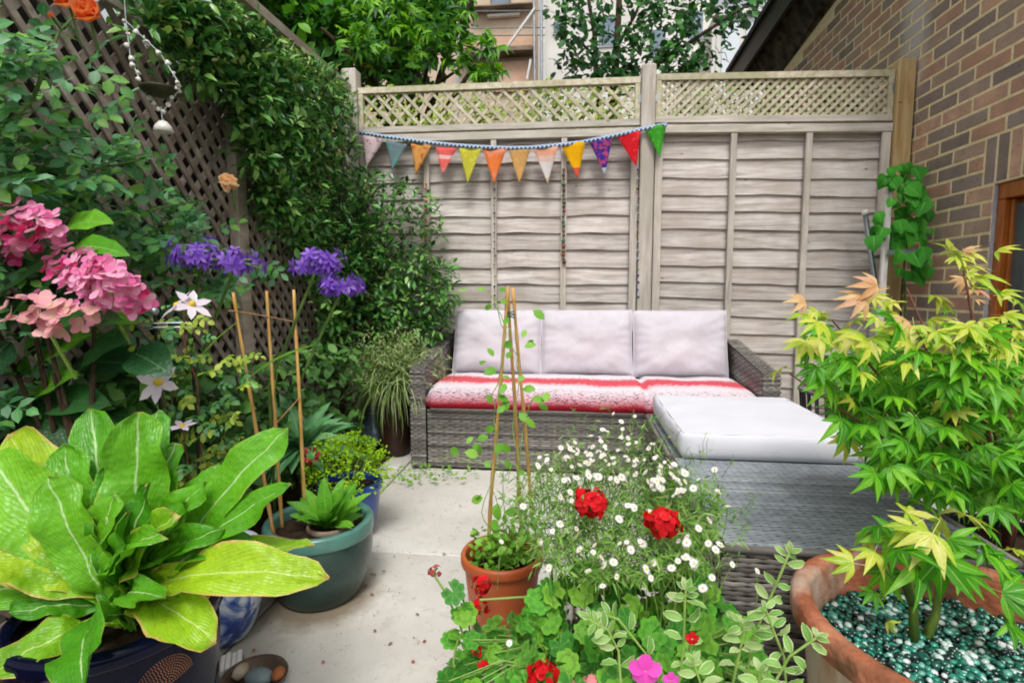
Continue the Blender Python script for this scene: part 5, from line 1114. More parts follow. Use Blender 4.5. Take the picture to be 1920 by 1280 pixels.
# agapanthus
ag = thing('agapanthus', 'purple agapanthus heads on tall stems in front of the trellis', 'agapanthus', (-1.12, 1.6, 0))
fg = [geo_mesh('floret', floret_geo(0.022, s, 6, 0.42, -0.5, (0.3, 0.7, 1.0, 0.8, 0.1)), m_agap) for s in range(3)]
for (cx, cy), r, Yd, foot, n in (((378, 488), 0.078, 1.46, (345, 700), 34), ((442, 496), 0.072, 1.5, (365, 700), 30), ((596, 500), 0.07, 1.52, (505, 720), 34), ((642, 540), 0.058, 1.55, (560, 720), 26)):
    c = aty(cx, cy, Yd); ft = aty(*foot, 1.6); b = MB(); b.tube([(ft.x, ft.y, 0), ft, c + (ft - c) * 0.1, c], [0.006, 0.005, 0.0045, 0.004], 7); part('stem', b, m_stem, ag, True)
    b = MB(); ds = []
    for k in range(n):
        d = rnd_dir(); d.z = abs(d.z) * 0.8 - 0.25; d.z *= 0.75; d.normalize(); q = c + V((d.x, d.y, d.z * 0.85)) * r * U(0.55, 1.2); ds.append((q, d)); b.tube([c, c + d * r * 0.4 + V((0, 0, 0.006)), q], 0.0012, 4)
    hd = part('flower_head', b, m_pstem, ag)
    for q, d in ds: put('floret', R.choice(fg), frame(q, d.orthogonal(), d, 0, U(1.0, 1.4)) @ Matrix.Rotation(U(0, 6), 4, 'Z'), hd)
for a, t, wd in (((330, 760), (462, 592), 0.026), ((455, 725), (598, 645), 0.022), ((340, 790), (300, 640), 0.022), ((380, 780), (360, 650), 0.02), ((520, 760), (470, 680), 0.02)):
    leaf_to(ag, aty(*a, 1.45), aty(*t, 1.36), wd, 0.5, m_strap, [0.7, 1, 1, 0.9, 0.7, 0.4, 0.0], 12, 2, 0.3, 0.0)

# clematis
cl = thing('clematis', 'clematis with pale pink starry flowers on the black support', 'clematis', (-0.98, 1.28, 0))
for pp in ([(300, 900), (310, 760), (300, 717)], [(380, 880), (370, 720), (345, 640), (345, 575)], [(360, 920), (350, 850), (342, 800)], [(300, 900), (330, 700), (400, 690)]):
    b = MB(); b.tube([aty(x, y, 1.26) for x, y in pp], 0.0022, 5); part('stem', b, m_twig, cl)
cgs = [rose_leaf_geo(1, 40 + s) for s in range(3)]; cms = [geo_mesh('leaf', g, m_clem) for g in cgs]; cmg = [geo_mesh('leaf', g, m_rose) for g in cgs]
for P, n in (([(300, 560), (380, 560), (380, 660), (320, 660)], 10), ([(290, 660), (480, 660), (480, 720), (300, 730)], 26), ([(330, 720), (440, 740), (460, 830), (330, 830)], 30), ([(320, 830), (400, 830), (420, 920), (310, 920)], 26), ([(240, 600), (330, 580), (340, 760), (250, 760)], 22)):
    for x, y in sample(P, n): put('leaf', R.choice(cms if R.random() < 0.6 else cmg), frame(aty(x, y, U(1.2, 1.4)), V((U(-1, 1), U(-1, .2), U(-.5, .5))), V((0.2, -0.8, 1)) + rnd_dir() * 0.6, 0, U(0.03, 0.05)), cl)
cf = [geo_mesh('flower', floret_geo(0.045, s, 6, 0.46, -0.25, (0.3, 0.8, 1.0, 0.75, 0.05)), m_clemf) for s in range(3)]
eye = MB(); eye.lathe([(0.0005, 0.012), (0.006, 0.01), (0.008, 0.0)], 8); eyem = eye.mesh('stamens', m_eye, True)
for (x, y), nrm, s in (((300, 717), (0.05, -1, 0.25), 1.3), ((335, 575), (-0.5, -0.6, 0.75), 1.05), ((360, 572), (0.6, -0.5, 0.6), 1.0), ((342, 800), (0.1, -0.3, 1.0), 0.75)):
    M = frame(aty(x, y, 1.13), V(nrm).orthogonal(), nrm, 0, s) @ Matrix.Rotation(U(0, 6), 4, 'Z'); f_ = put('flower', R.choice(cf), M, cl); put('stamens', eyem, M, f_)

# canes in the green pot
cfn = thing('cane_fan', 'fan of three bamboo canes tied with twine in the green pot', 'cane support', PG + V((-0.05, 0, 0.21)))
tops = [aty(437, 548, 1.42), aty(500, 545, 1.5), aty(551, 543, 1.56)]; feet = [aty(516, 1012, 1.46), aty(530, 985, 1.52), aty(572, 930, 1.60)]; feet = [V((p.x, p.y, 0.19)) for p in feet]
def cane(par, a, c, r=0.0055):
    a, c = V(a), V(c); L = (c - a).length; pts = []; rr = []; n = int(L / 0.11) * 3 + 1
    for i in range(n + 1): t = i / n; pts.append(a + (c - a) * t + V((noise.noise(V((t * 2, a.x * 9, 0))), noise.noise(V((t * 2, a.x * 9, 5))), 0)) * 0.004); rr.append(r * (1.0 - 0.25 * t) * (1.22 if i % 3 == 0 else 1.0))
    b = MB(); b.tube(pts, rr, 8); return part('cane', b, m_cane, par, True)
for a, c in zip(feet, tops): cane(cfn, a, c)
for t in (0.93, 0.47):
    P_ = [feet[i] + (tops[i] - feet[i]) * (t - (0.03 * i if t > 0.6 else -0.09 * i + 0.1)) + V((0, -0.007, 0)) for i in range(3)]
    b = MB(); b.tube([P_[0] + V((-0.02, 0, 0))] + P_ + [P_[2] + V((0.006, 0, 0))], 0.0018, 5); part('twine', b, m_twine, cfn)
def rosette(nm, label, cat, base, n, L0, L1, wd, mat, prof=LANCE, el0=0.2, el1=1.2, bend=0.9):
    o = thing(nm, label, cat, base)
    for k in range(n):
        a = k * 2.4 + U(-.3, .3); e = U(el0, el1); L = U(L0, L1); d = V((cos(a) * cos(e), sin(a) * cos(e), sin(e))); t = V(base) + d * L - V((0, 0, L * 0.12))
        leaf_to(o, V(base) + V((cos(a), sin(a), 0)) * 0.01, t, wd * U(0.8, 1.2), bend, mat, prof, 8, 4, 0.2, 0.002, (0, -0.4, 1))
    return o
rosette('broadleaf_perennial', 'blue green lance leaved plant growing behind the green pot', 'plant', aty(568, 838, 1.98), 46, 0.16, 0.30, 0.055, m_sage, el0=-0.25, el1=1.25)
rosette('seedling', 'young plant with pale green leaves in the nursery pot', 'plant', PG + V((0.045, -0.02, 0.225)), 30, 0.09, 0.20, 0.042, m_hydl, OVATE, 0.2, 1.3, 0.8)
lm = thing('lime_plant', 'low lime green feathery plant in the small blue pot', 'plant', PB + V((0, 0, 0.2)))
lg = [leaf_geo(1, 0.5, OVATE, 3, 2, 0.5, 0.2), leaf_geo(1, 0.4, OVATE, 3, 2, 0.8, 0.2)]
Ms = []
for k in range(240):
    d = rnd_dir(); d.z = abs(d.z); c = PB + V((0.0, -0.02, 0.22)) + V((d.x * 0.165, d.y * 0.14, d.z * 0.19)) * U(0.75, 1.05)
    for _ in range(9): Ms.append(hang(c + rnd_dir() * 0.018, d, U(0.012, 0.02), 0.9, -0.2))
scatter(lm, 'leaf', Ms, [geo_mesh('leaf', g, m_lime) for g in lg], lg, 60, 'foliage', m_lime)
for k in range(9):
    a = k * 0.7; b = MB(); b.tube([PB + V((0, 0, 0.19)), PB + V((cos(a) * 0.09, sin(a) * 0.08, 0.31))], 0.002, 5); part('stem', b, m_pstem, lm)
rd_ = thing('red_flower', 'dark red flower head behind the lime green plant', 'flower', aty(583, 850, 1.8))
b = MB(); b.tube([PB + V((-0.1, -0.1, 0.15)), aty(583, 862, 1.76)], 0.003, 5); part('stem', b, m_stem, rd_)
pg_ = geo_mesh('petal', leaf_geo(0.022, 0.02, ROUND, 3, 2, 0.5, 0.2), M_petal('dull_red_petal', [C('#8a2a24'), C('#a03a30'), C('#b0564a')]))
for k in range(24): d = rnd_dir(); d.y = -abs(d.y); put('petal', pg_, frame(aty(583, 852, 1.76) + d * 0.018, d, (0, -1, 1)), rd_)
# trailing plant in the tall brown pot
gp = thing('trailing_herb', 'grey green trailing herb with thin arching stems in the tall brown pot', 'plant', PBR + V((0, 0, 0.42)))
bl_ = MB()
for k in range(520):
    a = U(0, 2 * pi); e = U(0.1, 1.4); L = U(0.18, 0.46); d = V((cos(a) * cos(e) * 1.1 - 0.02, sin(a) * cos(e) - 0.25, sin(e))); 
    bl_.add(leaf_geo(L, U(0.004, 0.008), [0.8, 1, 0.8, 0.1], 6, 1, U(0.8, 2.6), 0), frame(PBR + V((U(-.07, .07), U(-.07, .07), 0.41)), d))
for k in range(2200):
    d = rnd_dir(); d.z = abs(d.z) - 0.2; c = PBR + V((0.02, -0.06, 0.50)) + V((d.x * 0.36, d.y * 0.22, d.z * 0.33)) * U(0.3, 1.0); bl_.add(leaf_geo(U(0.02, 0.05), U(0.004, 0.008), LANCE, 3, 1, 0.6, 0), hang(c, (0, -0.3, 0.3), 1, 1, 0.1))
put('foliage', bl_.mesh('foliage', m_grassy, True), I4, gp, 'stuff')
for k in range(12):
    a = U(0, 6.3); e = PBR + V((cos(a) * 0.2 - 0.05, sin(a) * 0.15 - 0.05, U(0.5, 0.75))); b = MB(); b.tube([PBR + V((0, 0, 0.41)), (PBR + V((0, 0, 0.41)) + e) / 2 + V((0, 0, 0.08)), e], 0.0022, 5); part('stem', b, m_pstem, gp)
# weeds at the foot of the sofa
b = MB()
for x, y in sample([(690, 872), (770, 868), (905, 884), (900, 900), (760, 905), (700, 890)], 110): b.add(R.choice(ug), hang(atz(x, y, U(0.005, 0.035)), (0, -0.5, 0.8), U(0.015, 0.035), 0.9, 0))
o = put('weeds', b.mesh('weeds', m_vine, True)); o['kind'] = 'stuff'; tag(o, 'small green weeds in the crack along the foot of the sofa', 'weeds')
b = MB()
for x, y in ((682, 1098), (700, 1078), (690, 1005), (770, 1240), (800, 1200), (610, 1240), (480, 1215), (700, 1180)): b.add(leaf_geo(0.012, 0.010, ROUND, 2, 2, 0.4, 0.2), frame(atz(x, y, 0.006), (U(-1, 1), U(-1, 1), 0.1)))
o = put('fallen_petals', b.mesh('fallen_petals', m_drypetal, True)); o['kind'] = 'stuff'; tag(o, 'a few dark red petals fallen on the pale paving', 'petals')

b = MB(); cg = rbox((-1, -1, -0.6), (1, 1, 0.6), 0.5, 1)
for k in range(260):
    q = R.random()
    if q < 0.35: p = V((-0.91 + U(-0.12, 0.16) * R.random(), U(0.5, 3.2), 0.003))
    elif q < 0.6: a = U(0, 6.3); p = PG + V((cos(a), sin(a), 0)) * U(0.12, 0.26) + V((0, 0, 0.003))
    elif q < 0.85: p = V((U(-0.9, 0.3), 1.8045 + U(-0.02, 0.02), 0.003)) if R.random() < 0.5 else V((-0.913 + U(-0.015, 0.015), U(0.9, 2.7), 0.003))
    else: p = V((U(-0.9, 0.3), U(0.8, 2.7), 0.003))
    b.add(cg, T(p) @ Matrix.Rotation(U(0, 6), 4, 'Z') @ Matrix.Scale(U(0.0005, 0.0016), 4))
o = put('soil_crumbs', b.mesh('soil_crumbs', m_earth)); o['kind'] = 'stuff'; tag(o, 'crumbs of dark soil scattered over the paving near the bed and pots', 'soil')
b = MB(); dl = leaf_geo(1, 0.5, OVATE, 4, 2, 0.9, 0.35)
for k in range(22): b.add(dl, frame(V((U(-0.95, -0.3), U(1.0, 2.65), 0.006)), (U(-1, 1), U(-1, 1), 0.15), (U(-.4, .4), U(-.4, .4), 1), 0, U(0.008, 0.02)))
o = put('dry_leaves', b.mesh('dry_leaves', M_leaf('dry_leaf', [C('#7a5a34'), C('#94703f'), C('#6a7a34')]), True)); o['kind'] = 'stuff'; tag(o, 'small dry leaves lying on the pale paving slabs', 'leaves')

# ------------------------------------------------------------------ plants: middle
wg = thing('bamboo_wigwam', 'tall wigwam of three bamboo canes standing in the orange pot', 'cane support', PC + V((0, 0, 0.2)))
apex = aty(957, 592, 1.38)
for f_, tp_ in (((915, 1030), (952, 536)), ((978, 1000), (953, 545)), ((1000, 990), (962, 540))):
    q = atz(*f_, 0.21); tt = aty(*tp_, 1.37 + U(-.01, .01)); cane(wg, q, tt, 0.0052)
b = MB(); b.tube([apex + V((0.012 * cos(k * .8), 0.012 * sin(k * .8), -0.006 + 0.0012 * k)) for k in range(16)], 0.0018, 5); part('tie', b, M_plain('green_twine', C('#3a5248'), C('#567064'), 30, 0.8), wg)
pv = thing('pea_vine', 'pale green pea vine climbing the bamboo wigwam', 'climber', PC + V((0, 0, 0.21)))
vg = [leaf_geo(1, 0.62, OVATE, 4, 2, 0.5, 0.15), leaf_geo(1, 0.7, OVATE, 4, 2, 0.3, 0.2)]; vm_ = [geo_mesh('leaf', g, m_vine) for g in vg]
for pp in ([(930, 1030), (905, 960), (935, 850), (925, 740), (950, 640), (930, 560)], [(970, 1020), (985, 900), (960, 800), (975, 700), (955, 620), (915, 545)], [(950, 1020), (940, 880), (850, 855), (820, 860)], [(960, 1000), (975, 830), (1000, 745)]):
    b = MB(); pts = []
    for i in range(len(pp) - 1):
        for q in range(5): t = q / 5; pts.append(aty(pp[i][0] * (1 - t) + pp[i + 1][0] * t + U(-4, 4), pp[i][1] * (1 - t) + pp[i + 1][1] * t, 1.35 + U(-.01, .01)))
    pts.append(aty(*pp[-1], 1.35)); b.tube(pts, 0.0012, 4); part('stem', b, m_pstem, pv)
lp = [(905, 545), (935, 540), (925, 570), (940, 560), (950, 600), (1000, 585), (985, 620), (945, 640), (960, 655), (985, 650), (1000, 640), (925, 665), (930, 690), (910, 680), (960, 705), (985, 700), (975, 730), (1000, 745), (1020, 735), (1012, 755), (945, 720), (930, 745), (920, 760), (950, 745), (975, 770), (980, 785), (930, 800), (935, 770), (920, 815), (890, 820), (885, 840), (905, 835), (860, 850), (900, 855), (940, 830), (960, 850), (945, 860), (925, 880), (965, 885), (905, 930), (935, 945), (925, 975), (950, 960), (920, 1000), (945, 1010), (905, 1020), (960, 980), (975, 1000)]
for x, y in lp:
    for _ in range(1 if y < 900 else 2): put('leaf', R.choice(vm_), frame(aty(x + U(-5, 5), y + U(-5, 5), 1.34 + U(-0.04, 0.03)), V((U(-1, 1), U(-.8, .3), U(-.8, .4))), V((0, -1, 0.7)) + rnd_dir() * 0.5, 0, U(0.022, 0.04)), pv)
b = MB()
for k in range(260):
    a = U(0, 6.3); r = 0.085 * sqrt(R.random()); b.add(R.choice(vg), hang(PC + V((r * cos(a), r * sin(a), U(0.21, 0.30))), (0, -0.4, 0.6), U(0.015, 0.03), 0.9, 0))
put('foliage', b.mesh('foliage', m_vine, True), I4, pv, 'stuff')

er = thing('daisy_plant', 'mound of fine foliage covered in small white daisies', 'daisies', (0.12, 1.02, 0.36))
EP = [(985, 890), (1040, 850), (1130, 808), (1230, 830), (1290, 885), (1345, 905), (1355, 960), (1330, 1020), (1300, 1070), (1230, 1085), (1110, 1090), (1020, 1060), (985, 1000), (965, 940)]
def Yof(y): return 1.27 - (y - 800) / 290 * 0.36
fgeo = [leaf_geo(1, 0.10, LANCE, 3, 1, 0.7, 0), leaf_geo(1, 0.15, LANCE, 3, 1, 0.5, 0)]
b = MB()
for x, y in sample(EP, 6500, lambda x, y: 0.15 + 0.85 * min(1, max(0, (y - 850) / 110 + 0.5 * noise.noise(V((x * 0.02, y * 0.02, 3)))))):
    b.add(R.choice(fgeo), hang(aty(x, y, Yof(y) + U(-0.05, 0.10)), (0, -0.4, 0.5), U(0.014, 0.034), 1.0, 0))
put('foliage', b.mesh('foliage', m_fine, True), I4, er, 'stuff')
b = MB()
EP2 = [(930, 900), (1000, 840), (1130, 765), (1250, 795), (1330, 850), (1400, 940), (1390, 1060), (1300, 1110), (1000, 1090), (940, 1000)]
for x, y in sample(EP2, 260): 
    p = aty(x, y, Yof(min(y, 1090)) + U(-0.06, 0.06)); d = V((U(-.6, .6), U(-.6, .2), U(0.2, 1))); b.tube([p, p + d * 0.03, p + d * 0.06 + V((U(-.01, .01), 0, -0.006))], 0.0006, 3)
    for q in range(5): b.add(R.choice(fgeo), hang(p + d * 0.012 * q, (0, -0.4, 0.5), U(0.012, 0.026), 1.0, 0))
put('foliage', b.mesh('foliage', m_fine, True), I4, er, 'stuff')
def daisy_mesh():
    b = MB(); b.cm = 0
    for k in range(15): a = 2 * pi * k / 15; b.add(leaf_geo(0.011, 0.0042, [0.6, 1, 1, 0.5], 2, 1, 0.2, 0), frame((0.003 * cos(a), 0.003 * sin(a), 0), (cos(a), sin(a), U(0.0, 0.25))))
    b.cm = 1; b.lathe([(0.0002, 0.0028), (0.002, 0.0024), (0.0038, 0.0008), (0.004, 0)], 10); return b.mesh('daisy', [m_daisy, m_eye], True)
dm = [daisy_mesh() for _ in range(3)]
DP1 = [(1000, 860), (1060, 835), (1150, 800), (1240, 835), (1290, 890), (1285, 940), (1180, 900), (1060, 900), (1010, 880)]
dpts = sample(DP1, 110) + sample(EP, 36) + sample(EP2, 26) + [(1013, 1018), (1050, 982), (1062, 995), (1128, 1045), (1162, 1018), (1175, 1016), (1183, 1030), (1200, 1014), (1130, 1098), (1285, 1045), (940, 1015), (955, 1205), (1340, 880), (1310, 898), (1300, 915), (1345, 920), (1330, 975), (1310, 990), (1288, 1042), (1335, 1082), (1318, 1102), (1420, 1070), (1350, 1020), (1150, 775), (1190, 780), (1130, 805), (1165, 790)]
sb = MB()
for x, y in dpts:
    p = aty(x, y, Yof(min(y, 1100)) - U(0.04, 0.09)); nrm = V((U(-.9, .9), -0.45 + U(-.6, .5), 0.8))
    put('daisy', R.choice(dm), frame(p, nrm.orthogonal(), nrm, 0, U(0.34, 0.64) * (0.8 if y < 880 else 1)) @ Matrix.Rotation(U(0, 6), 4, 'Z'), er); ft = p + V((U(-.03, .03), 0.05, -U(0.07, 0.14))); sb.tube([p, (p + ft) / 2 + V((0, -0.008, 0)), ft], 0.0008, 4)
put('stalks', sb.mesh('stalks', m_pstem), I4, er, 'stuff')

ge_ = thing('geranium', 'trailing geranium with round green leaves and red and pink flowers in the planter', 'geranium', (0.1, 0.9, 0.36))
GP = [(1000, 1100), (1060, 1070), (1110, 1065), (1220, 1075), (1300, 1050), (1345, 1120), (1415, 1190), (1425, 1300), (830, 1300), (850, 1245), (880, 1185), (950, 1160), (985, 1150)]
gg = [round_leaf_geo(1, s) for s in range(5)]; gm = [geo_mesh('leaf', g, m_ger) for g in gg]
def Yg(x, y): return 1.03 - (y - 1050) / 250 * 0.22 + (0.10 if x < 960 else 0)
Ms = []; sb = MB()
for x, y in sample(GP, 250):
    p = aty(x, y, Yg(x, y) + U(-0.05, 0.10)); nrm = V((U(-.9, .7), -0.6 + U(-.5, .4), 0.75 + U(-.5, .3))); M = frame(p, V((U(-1, 1), U(-.6, .2), U(-.8, .8))), nrm, 0, U(0.016, 0.027)); Ms.append(M)
    r_ = V((min(max(p.x, GX0 + 0.03), GX1 - 0.03), 0.93, 0.25)); sb.tube([p, (p + r_) / 2 + V((0, 0, 0.03)), r_], 0.0012, 4)
for x, y in ((850, 1110), (872, 1150), (858, 1190), (1035, 1165), (1025, 1110), (1050, 1120), (865, 1145), (845, 1200), (880, 1225), (835, 1275), (900, 1210), (930, 1190), (960, 1165)):
    Ms.append(frame(aty(x, y, 1.02), V((U(-1, 1), U(-.6, .2), U(-.8, .8))), (U(-.4, .4), -0.8, 0.6), 0, U(0.018, 0.026)))
scatter(ge_, 'leaf', Ms, gm, gg, 290, 'foliage', m_ger)
put('stalks', sb.mesh('stalks', m_pstem), I4, ge_, 'stuff')
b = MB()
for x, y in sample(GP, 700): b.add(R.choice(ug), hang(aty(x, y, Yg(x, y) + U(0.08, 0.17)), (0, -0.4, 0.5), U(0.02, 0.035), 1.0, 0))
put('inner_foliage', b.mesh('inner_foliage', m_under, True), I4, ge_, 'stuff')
for pp, Yd in (([(880, 1230), (862, 1170), (835, 1110), (812, 1075)], 1.02), ([(885, 1200), (870, 1130), (862, 1095)], 1.04), ([(860, 1280), (850, 1240), (858, 1200)], 0.98), ([(1040, 1115), (960, 1120), (900, 1124)], 1.05), ([(1107, 950), (1120, 1010), (1140, 1080)], 1.0), ([(1243, 985), (1240, 1040), (1225, 1090)], 0.97)):
    b = MB(); b.tube([aty(x, y, Yd) for x, y in pp], 0.0024, 6); part('stem', b, m_pstem, ge_)
pet = [geo_mesh('petal', leaf_geo(1, 0.95, [0.3, 0.8, 1.0, 0.95, 0.5], 3, 2, 0.5, 0.2), m) for m in (m_red, m_pink, m_drypetal, M_petal('coral_petal', [C('#e0787c'), C('#e8949a')]))]
def head(c, r, n, me, ps, half=0.2, flat=0.85):
    b = MB(); b.tube([c + V((0, 0.01, -r * 1.4)), c], 0.002, 5)
    for k in range(8): b.tube([c - V((0, -0.01, r * 0.5)), c + rnd_dir() * r * 0.6], 0.001, 4)
    hd = part('flower_head', b, m_pstem, ge_)
    for k in range(n):
        z = 1 - 2 * (k + 0.5) / n; a = k * 2.39996; d = V((cos(a) * sqrt(1 - z * z), sin(a) * sqrt(1 - z * z), z))
        if d.y > 0.45: continue
        nrm = d + rnd_dir() * 0.45; tg = (rnd_dir() - d * 0.2).normalized()
        put('petal', me, frame(c + V((d.x, d.y, d.z * flat)) * r * U(0.7, 0.95), tg.cross(nrm), nrm, 0, ps * U(0.8, 1.2)), hd)
head(aty(1107, 942, 0.97), 0.033, 105, pet[0], 0.016); head(aty(1243, 977, 0.94), 0.033, 105, pet[0], 0.016); head(aty(1020, 1272, 0.80), 0.03, 80, pet[0], 0.016)
head(aty(902, 1095, 1.2), 0.024, 36, pet[0], 0.018); head(aty(900, 1135, 1.19), 0.022, 30, pet[0], 0.015); head(aty(815, 1068, 1.02), 0.013, 12, pet[2], 0.011); head(aty(893, 1215, 0.98), 0.012, 10, pet[0], 0.011); head(aty(905, 1245, 0.95), 0.012, 10, pet[0], 0.012); head(aty(1115, 1282, 0.79), 0.02, 24, pet[3], 0.014); head(aty(1060, 1285, 0.80), 0.014, 12, pet[3], 0.013)
for c, s in (((1210, 1256), 0.024), ((1298, 1196), 0.010), ((1258, 1274), 0.012)):
    p = aty(*c, 0.76); b = MB(); b.tube([p, p + V((0.0, 0.03, -0.05))], 0.002, 5); hd = part('flower', b, m_pstem, ge_)
    for k in range(5): a = k * 2 * pi / 5 + 0.3; put('petal', pet[1] if s > 0.011 else pet[0], frame(p, (cos(a), -0.15, sin(a)), (0, -1, 0.3), 0, s), hd)
# variegated trailing plant
va_ = thing('variegated_plant', 'trailing plant with cream edged leaves between the geraniums and the terracotta pot', 'plant', (0.2, 0.82, 0.36))
vgs = [leaf_geo(1, 0.46, OVATE, 6, 4, 0.4 + 0.35 * s, 0.25, 0.03, s, 0.06, 0.3) for s in range(4)]; vms = [geo_mesh('leaf', g, m_var) for g in vgs]
for pp, Yd in (([(1395, 1300), (1410, 1200), (1440, 1130), (1470, 1060), (1480, 1035)], 0.80), ([(1475, 1300), (1470, 1230), (1450, 1180), (1435, 1140)], 0.76), ([(1270, 1300), (1282, 1210), (1284, 1130), (1286, 1105)], 0.77), ([(1165, 1300), (1160, 1220), (1140, 1180), (1105, 1160)], 0.77), ([(1440, 1300), (1480, 1230), (1530, 1195)], 0.74), ([(1370, 1300), (1385, 1230), (1395, 1185), (1385, 1165)], 0.78), ([(1230, 1300), (1215, 1230), (1160, 1160), (1130, 1150)], 0.80), ([(1320, 1300), (1300, 1240)], 0.74), ([(1420, 1300), (1425, 1260)], 0.74)):
    pts = [aty(x, y, Yd) for x, y in pp]; b = MB(); b.tube(pts, 0.0018, 5); part('stem', b, m_pstem, va_)
    for i in range(len(pts) - 1):
        for q in range(2):
            t = q / 2 + U(0, .3); p = pts[i] + (pts[i + 1] - pts[i]) * t; ax = (pts[i + 1] - pts[i]).normalized()
            for sgn in (1, -1): s_ = ax.cross(V((U(-.5, .5), -1, 0.3))).normalized(); put('leaf', R.choice(vms), frame(p, s_ * sgn + ax * 0.5 + V((0, -0.3, -0.1)), V((0, -0.8, 0.8)) + rnd_dir() * 0.9, 0, U(0.018, 0.033)), va_)
    for k in range(5): put('leaf', R.choice(vms), frame(pts[-1], (pts[-1] - pts[-2]).normalized() + rnd_dir() * 0.9, (0, -0.8, 0.6), 0, U(0.012, 0.022)), va_)

# ------------------------------------------------------------------ plants: right side
pebg = []
for s in range(4):
    bm = bmesh.new(); bmesh.ops.create_uvsphere(bm, u_segments=9, v_segments=6, radius=1); rr_ = random.Random(s)
    vs = [tuple(v.co * (1 + 0.12 * noise.noise(v.co * 1.3 + V((s * 5, 0, 0))))) for v in bm.verts]; bm.verts.index_update(); pebg.append((vs, [tuple(v.index for v in f.verts) for f in bm.faces], None)); bm.free()
g = G('glass_pebble'); cp_ = g.ramp(g.rnd(), [(0, C('#0a2e28')), (0.18, C('#126050')), (0.36, C('#0e443c')), (0.5, C('#1f7f6a')), (0.64, C('#3c9c86')), (0.78, C('#74baa8')), (0.87, C('#cfe4de')), (0.94, C('#eef4f2'))], 'CONSTANT')  # near-white and light teal: clear pebbles, plus sparkle painted in as colour
m_peb = g.bsdf(cp_, 0.04, 1.0, None, 0, None, **{'Transmission Weight': 0.25, 'IOR': 1.5})
gpl = thing('glass_pebbles', 'layer of shiny green and clear glass pebbles inside the terracotta pot', 'pebbles', PT + V((0, 0, 0.335)))
pl = []; tries = 0
for i in range(-24, 25):
    for j in range(-24, 25):
        x, y = (i + 0.5 * (j % 2)) * 0.0112 + U(-.003, .003), j * 0.0097 + U(-.003, .003)
        if hypot(x, y) < 0.212:
            pl.append((PT.x + x, PT.y + y, 0))
            if R.random() < 0.35: pl.append((PT.x + x + 0.005, PT.y + y + 0.004, 1))
pl.sort(key=lambda q: (q[1], ) if True else 0)
Ms = [T((x, y, 0.340 + 0.005 * ly + U(0, 0.006))) @ Matrix.Rotation(U(0, 6), 4, 'Z') @ Matrix.Rotation(U(-.5, .5), 4, 'X') @ Matrix.Diagonal((s_ := U(0.0048, 0.0078), s_ * U(.8, 1), s_ * 0.62, 1)) for x, y, ly in pl]
scatter(gpl, 'pebble', Ms, [geo_mesh('pebble', q, m_peb) for q in pebg], pebg, 290, 'pebble_bed', m_peb)
mg = [maple_geo(1, s, 7 if s % 3 else 5) for s in range(10)]; mm_ = {k: [geo_mesh('leaf', q, m) for q in mg] for k, m in (('g', m_maple), ('y', m_mapley), ('r', m_mapler))}
def mleaf(par, p, out, s, k):
    d = V(out) * 0.9 + V((U(-.9, .9), U(-.9, .4), -0.25 + U(-.6, .35))); put('leaf', R.choice(mm_[k]), frame(p, d, V(out) * 0.4 + V((U(-.6, .6), -0.35 + U(-.5, .4), 1.0)), U(-.6, .6), s * U(0.8, 1.12)), par)
sm = thing('small_maple', 'small maple with yellow green palmate leaves growing in the terracotta pot', 'maple', atz(1718, 1205, 0.34))
b0 = atz(1715, 1210, 0.335)
for pp in ([(1715, 1210, 0), (1712, 1130, .0), (1706, 1060, .0), (1712, 1000, .02)], [(1735, 1200, .01), (1755, 1150, .02), (1762, 1090, .03), (1765, 1010, .03)], [(1712, 1130, 0), (1690, 1080, -.02), (1660, 1050, -.03)], [(1762, 1090, .03), (1800, 1040, .02), (1860, 1050, .0)]):
    Yb = b0.y; b = MB(); pts = [aty(x, y, Yb + dy) for x, y, dy in pp]; b.tube(pts, [0.0085 - 0.005 * i / (len(pts) - 1) for i in range(len(pts))], 8); part('trunk' if pp[0][1] > 1150 else 'branch', b, m_greenbark, sm, True)
c0 = aty(1740, 1030, b0.y)
for (x, y), dy, s, k in (((1700, 960), .06, .062, 'y'), ((1805, 962), .05, .06, 'y'), ((1748, 1000), -.06, .07, 'y'), ((1650, 985), .02, .058, 'g'), ((1640, 1035), -.02, .055, 'y'), ((1690, 1030), -.06, .07, 'g'), ((1765, 1045), -.07, .07, 'g'), ((1845, 1035), -.04, .062, 'g'), ((1820, 1000), .0, .065, 'g'), ((1880, 1110), -.05, .062, 'g'), ((1890, 1170), -.06, .06, 'g'), ((1600, 1055), -.04, .05, 'y'), ((1720, 1060), -.04, .065, 'g'), ((1800, 1070), -.03, .065, 'g'), ((1660, 1070), -.03, .05, 'g'), ((1760, 975), .03, .06, 'y'), ((1850, 990), .04, .05, 'g'), ((1870, 1060), .0, .055, 'g'), ((1730, 945), .08, .055, 'g'), ((1680, 1000), 0, .06, 'g'), ((1780, 1010), -.02, .07, 'g'), ((1640, 1110), -.02, .03, 'g'), ((1665, 1165), -.06, .022, 'y'), ((1630, 1000), .03, .05, 'y'), ((1900, 1030), .02, .05, 'y'), ((1710, 985), -.03, .06, 'y')):
    p = aty(x, y, b0.y + dy); mleaf(sm, p, V((p.x - c0.x, p.y - c0.y - 0.02, 0)).normalized() * 0.8, s, k)
bm_ = thing('large_maple', 'bushy maple with red tipped yellow green new leaves against the brick wall', 'maple', PM + V((0, 0, 0.3)))
LP = [(1505, 590), (1545, 550), (1640, 550), (1700, 560), (1760, 480), (1800, 455), (1850, 480), (1870, 540), (1960, 560), (1960, 980), (1850, 950), (1700, 915), (1640, 890), (1590, 830), (1555, 760), (1525, 690), (1505, 630)]
cM = aty(1740, 740, 1.3)
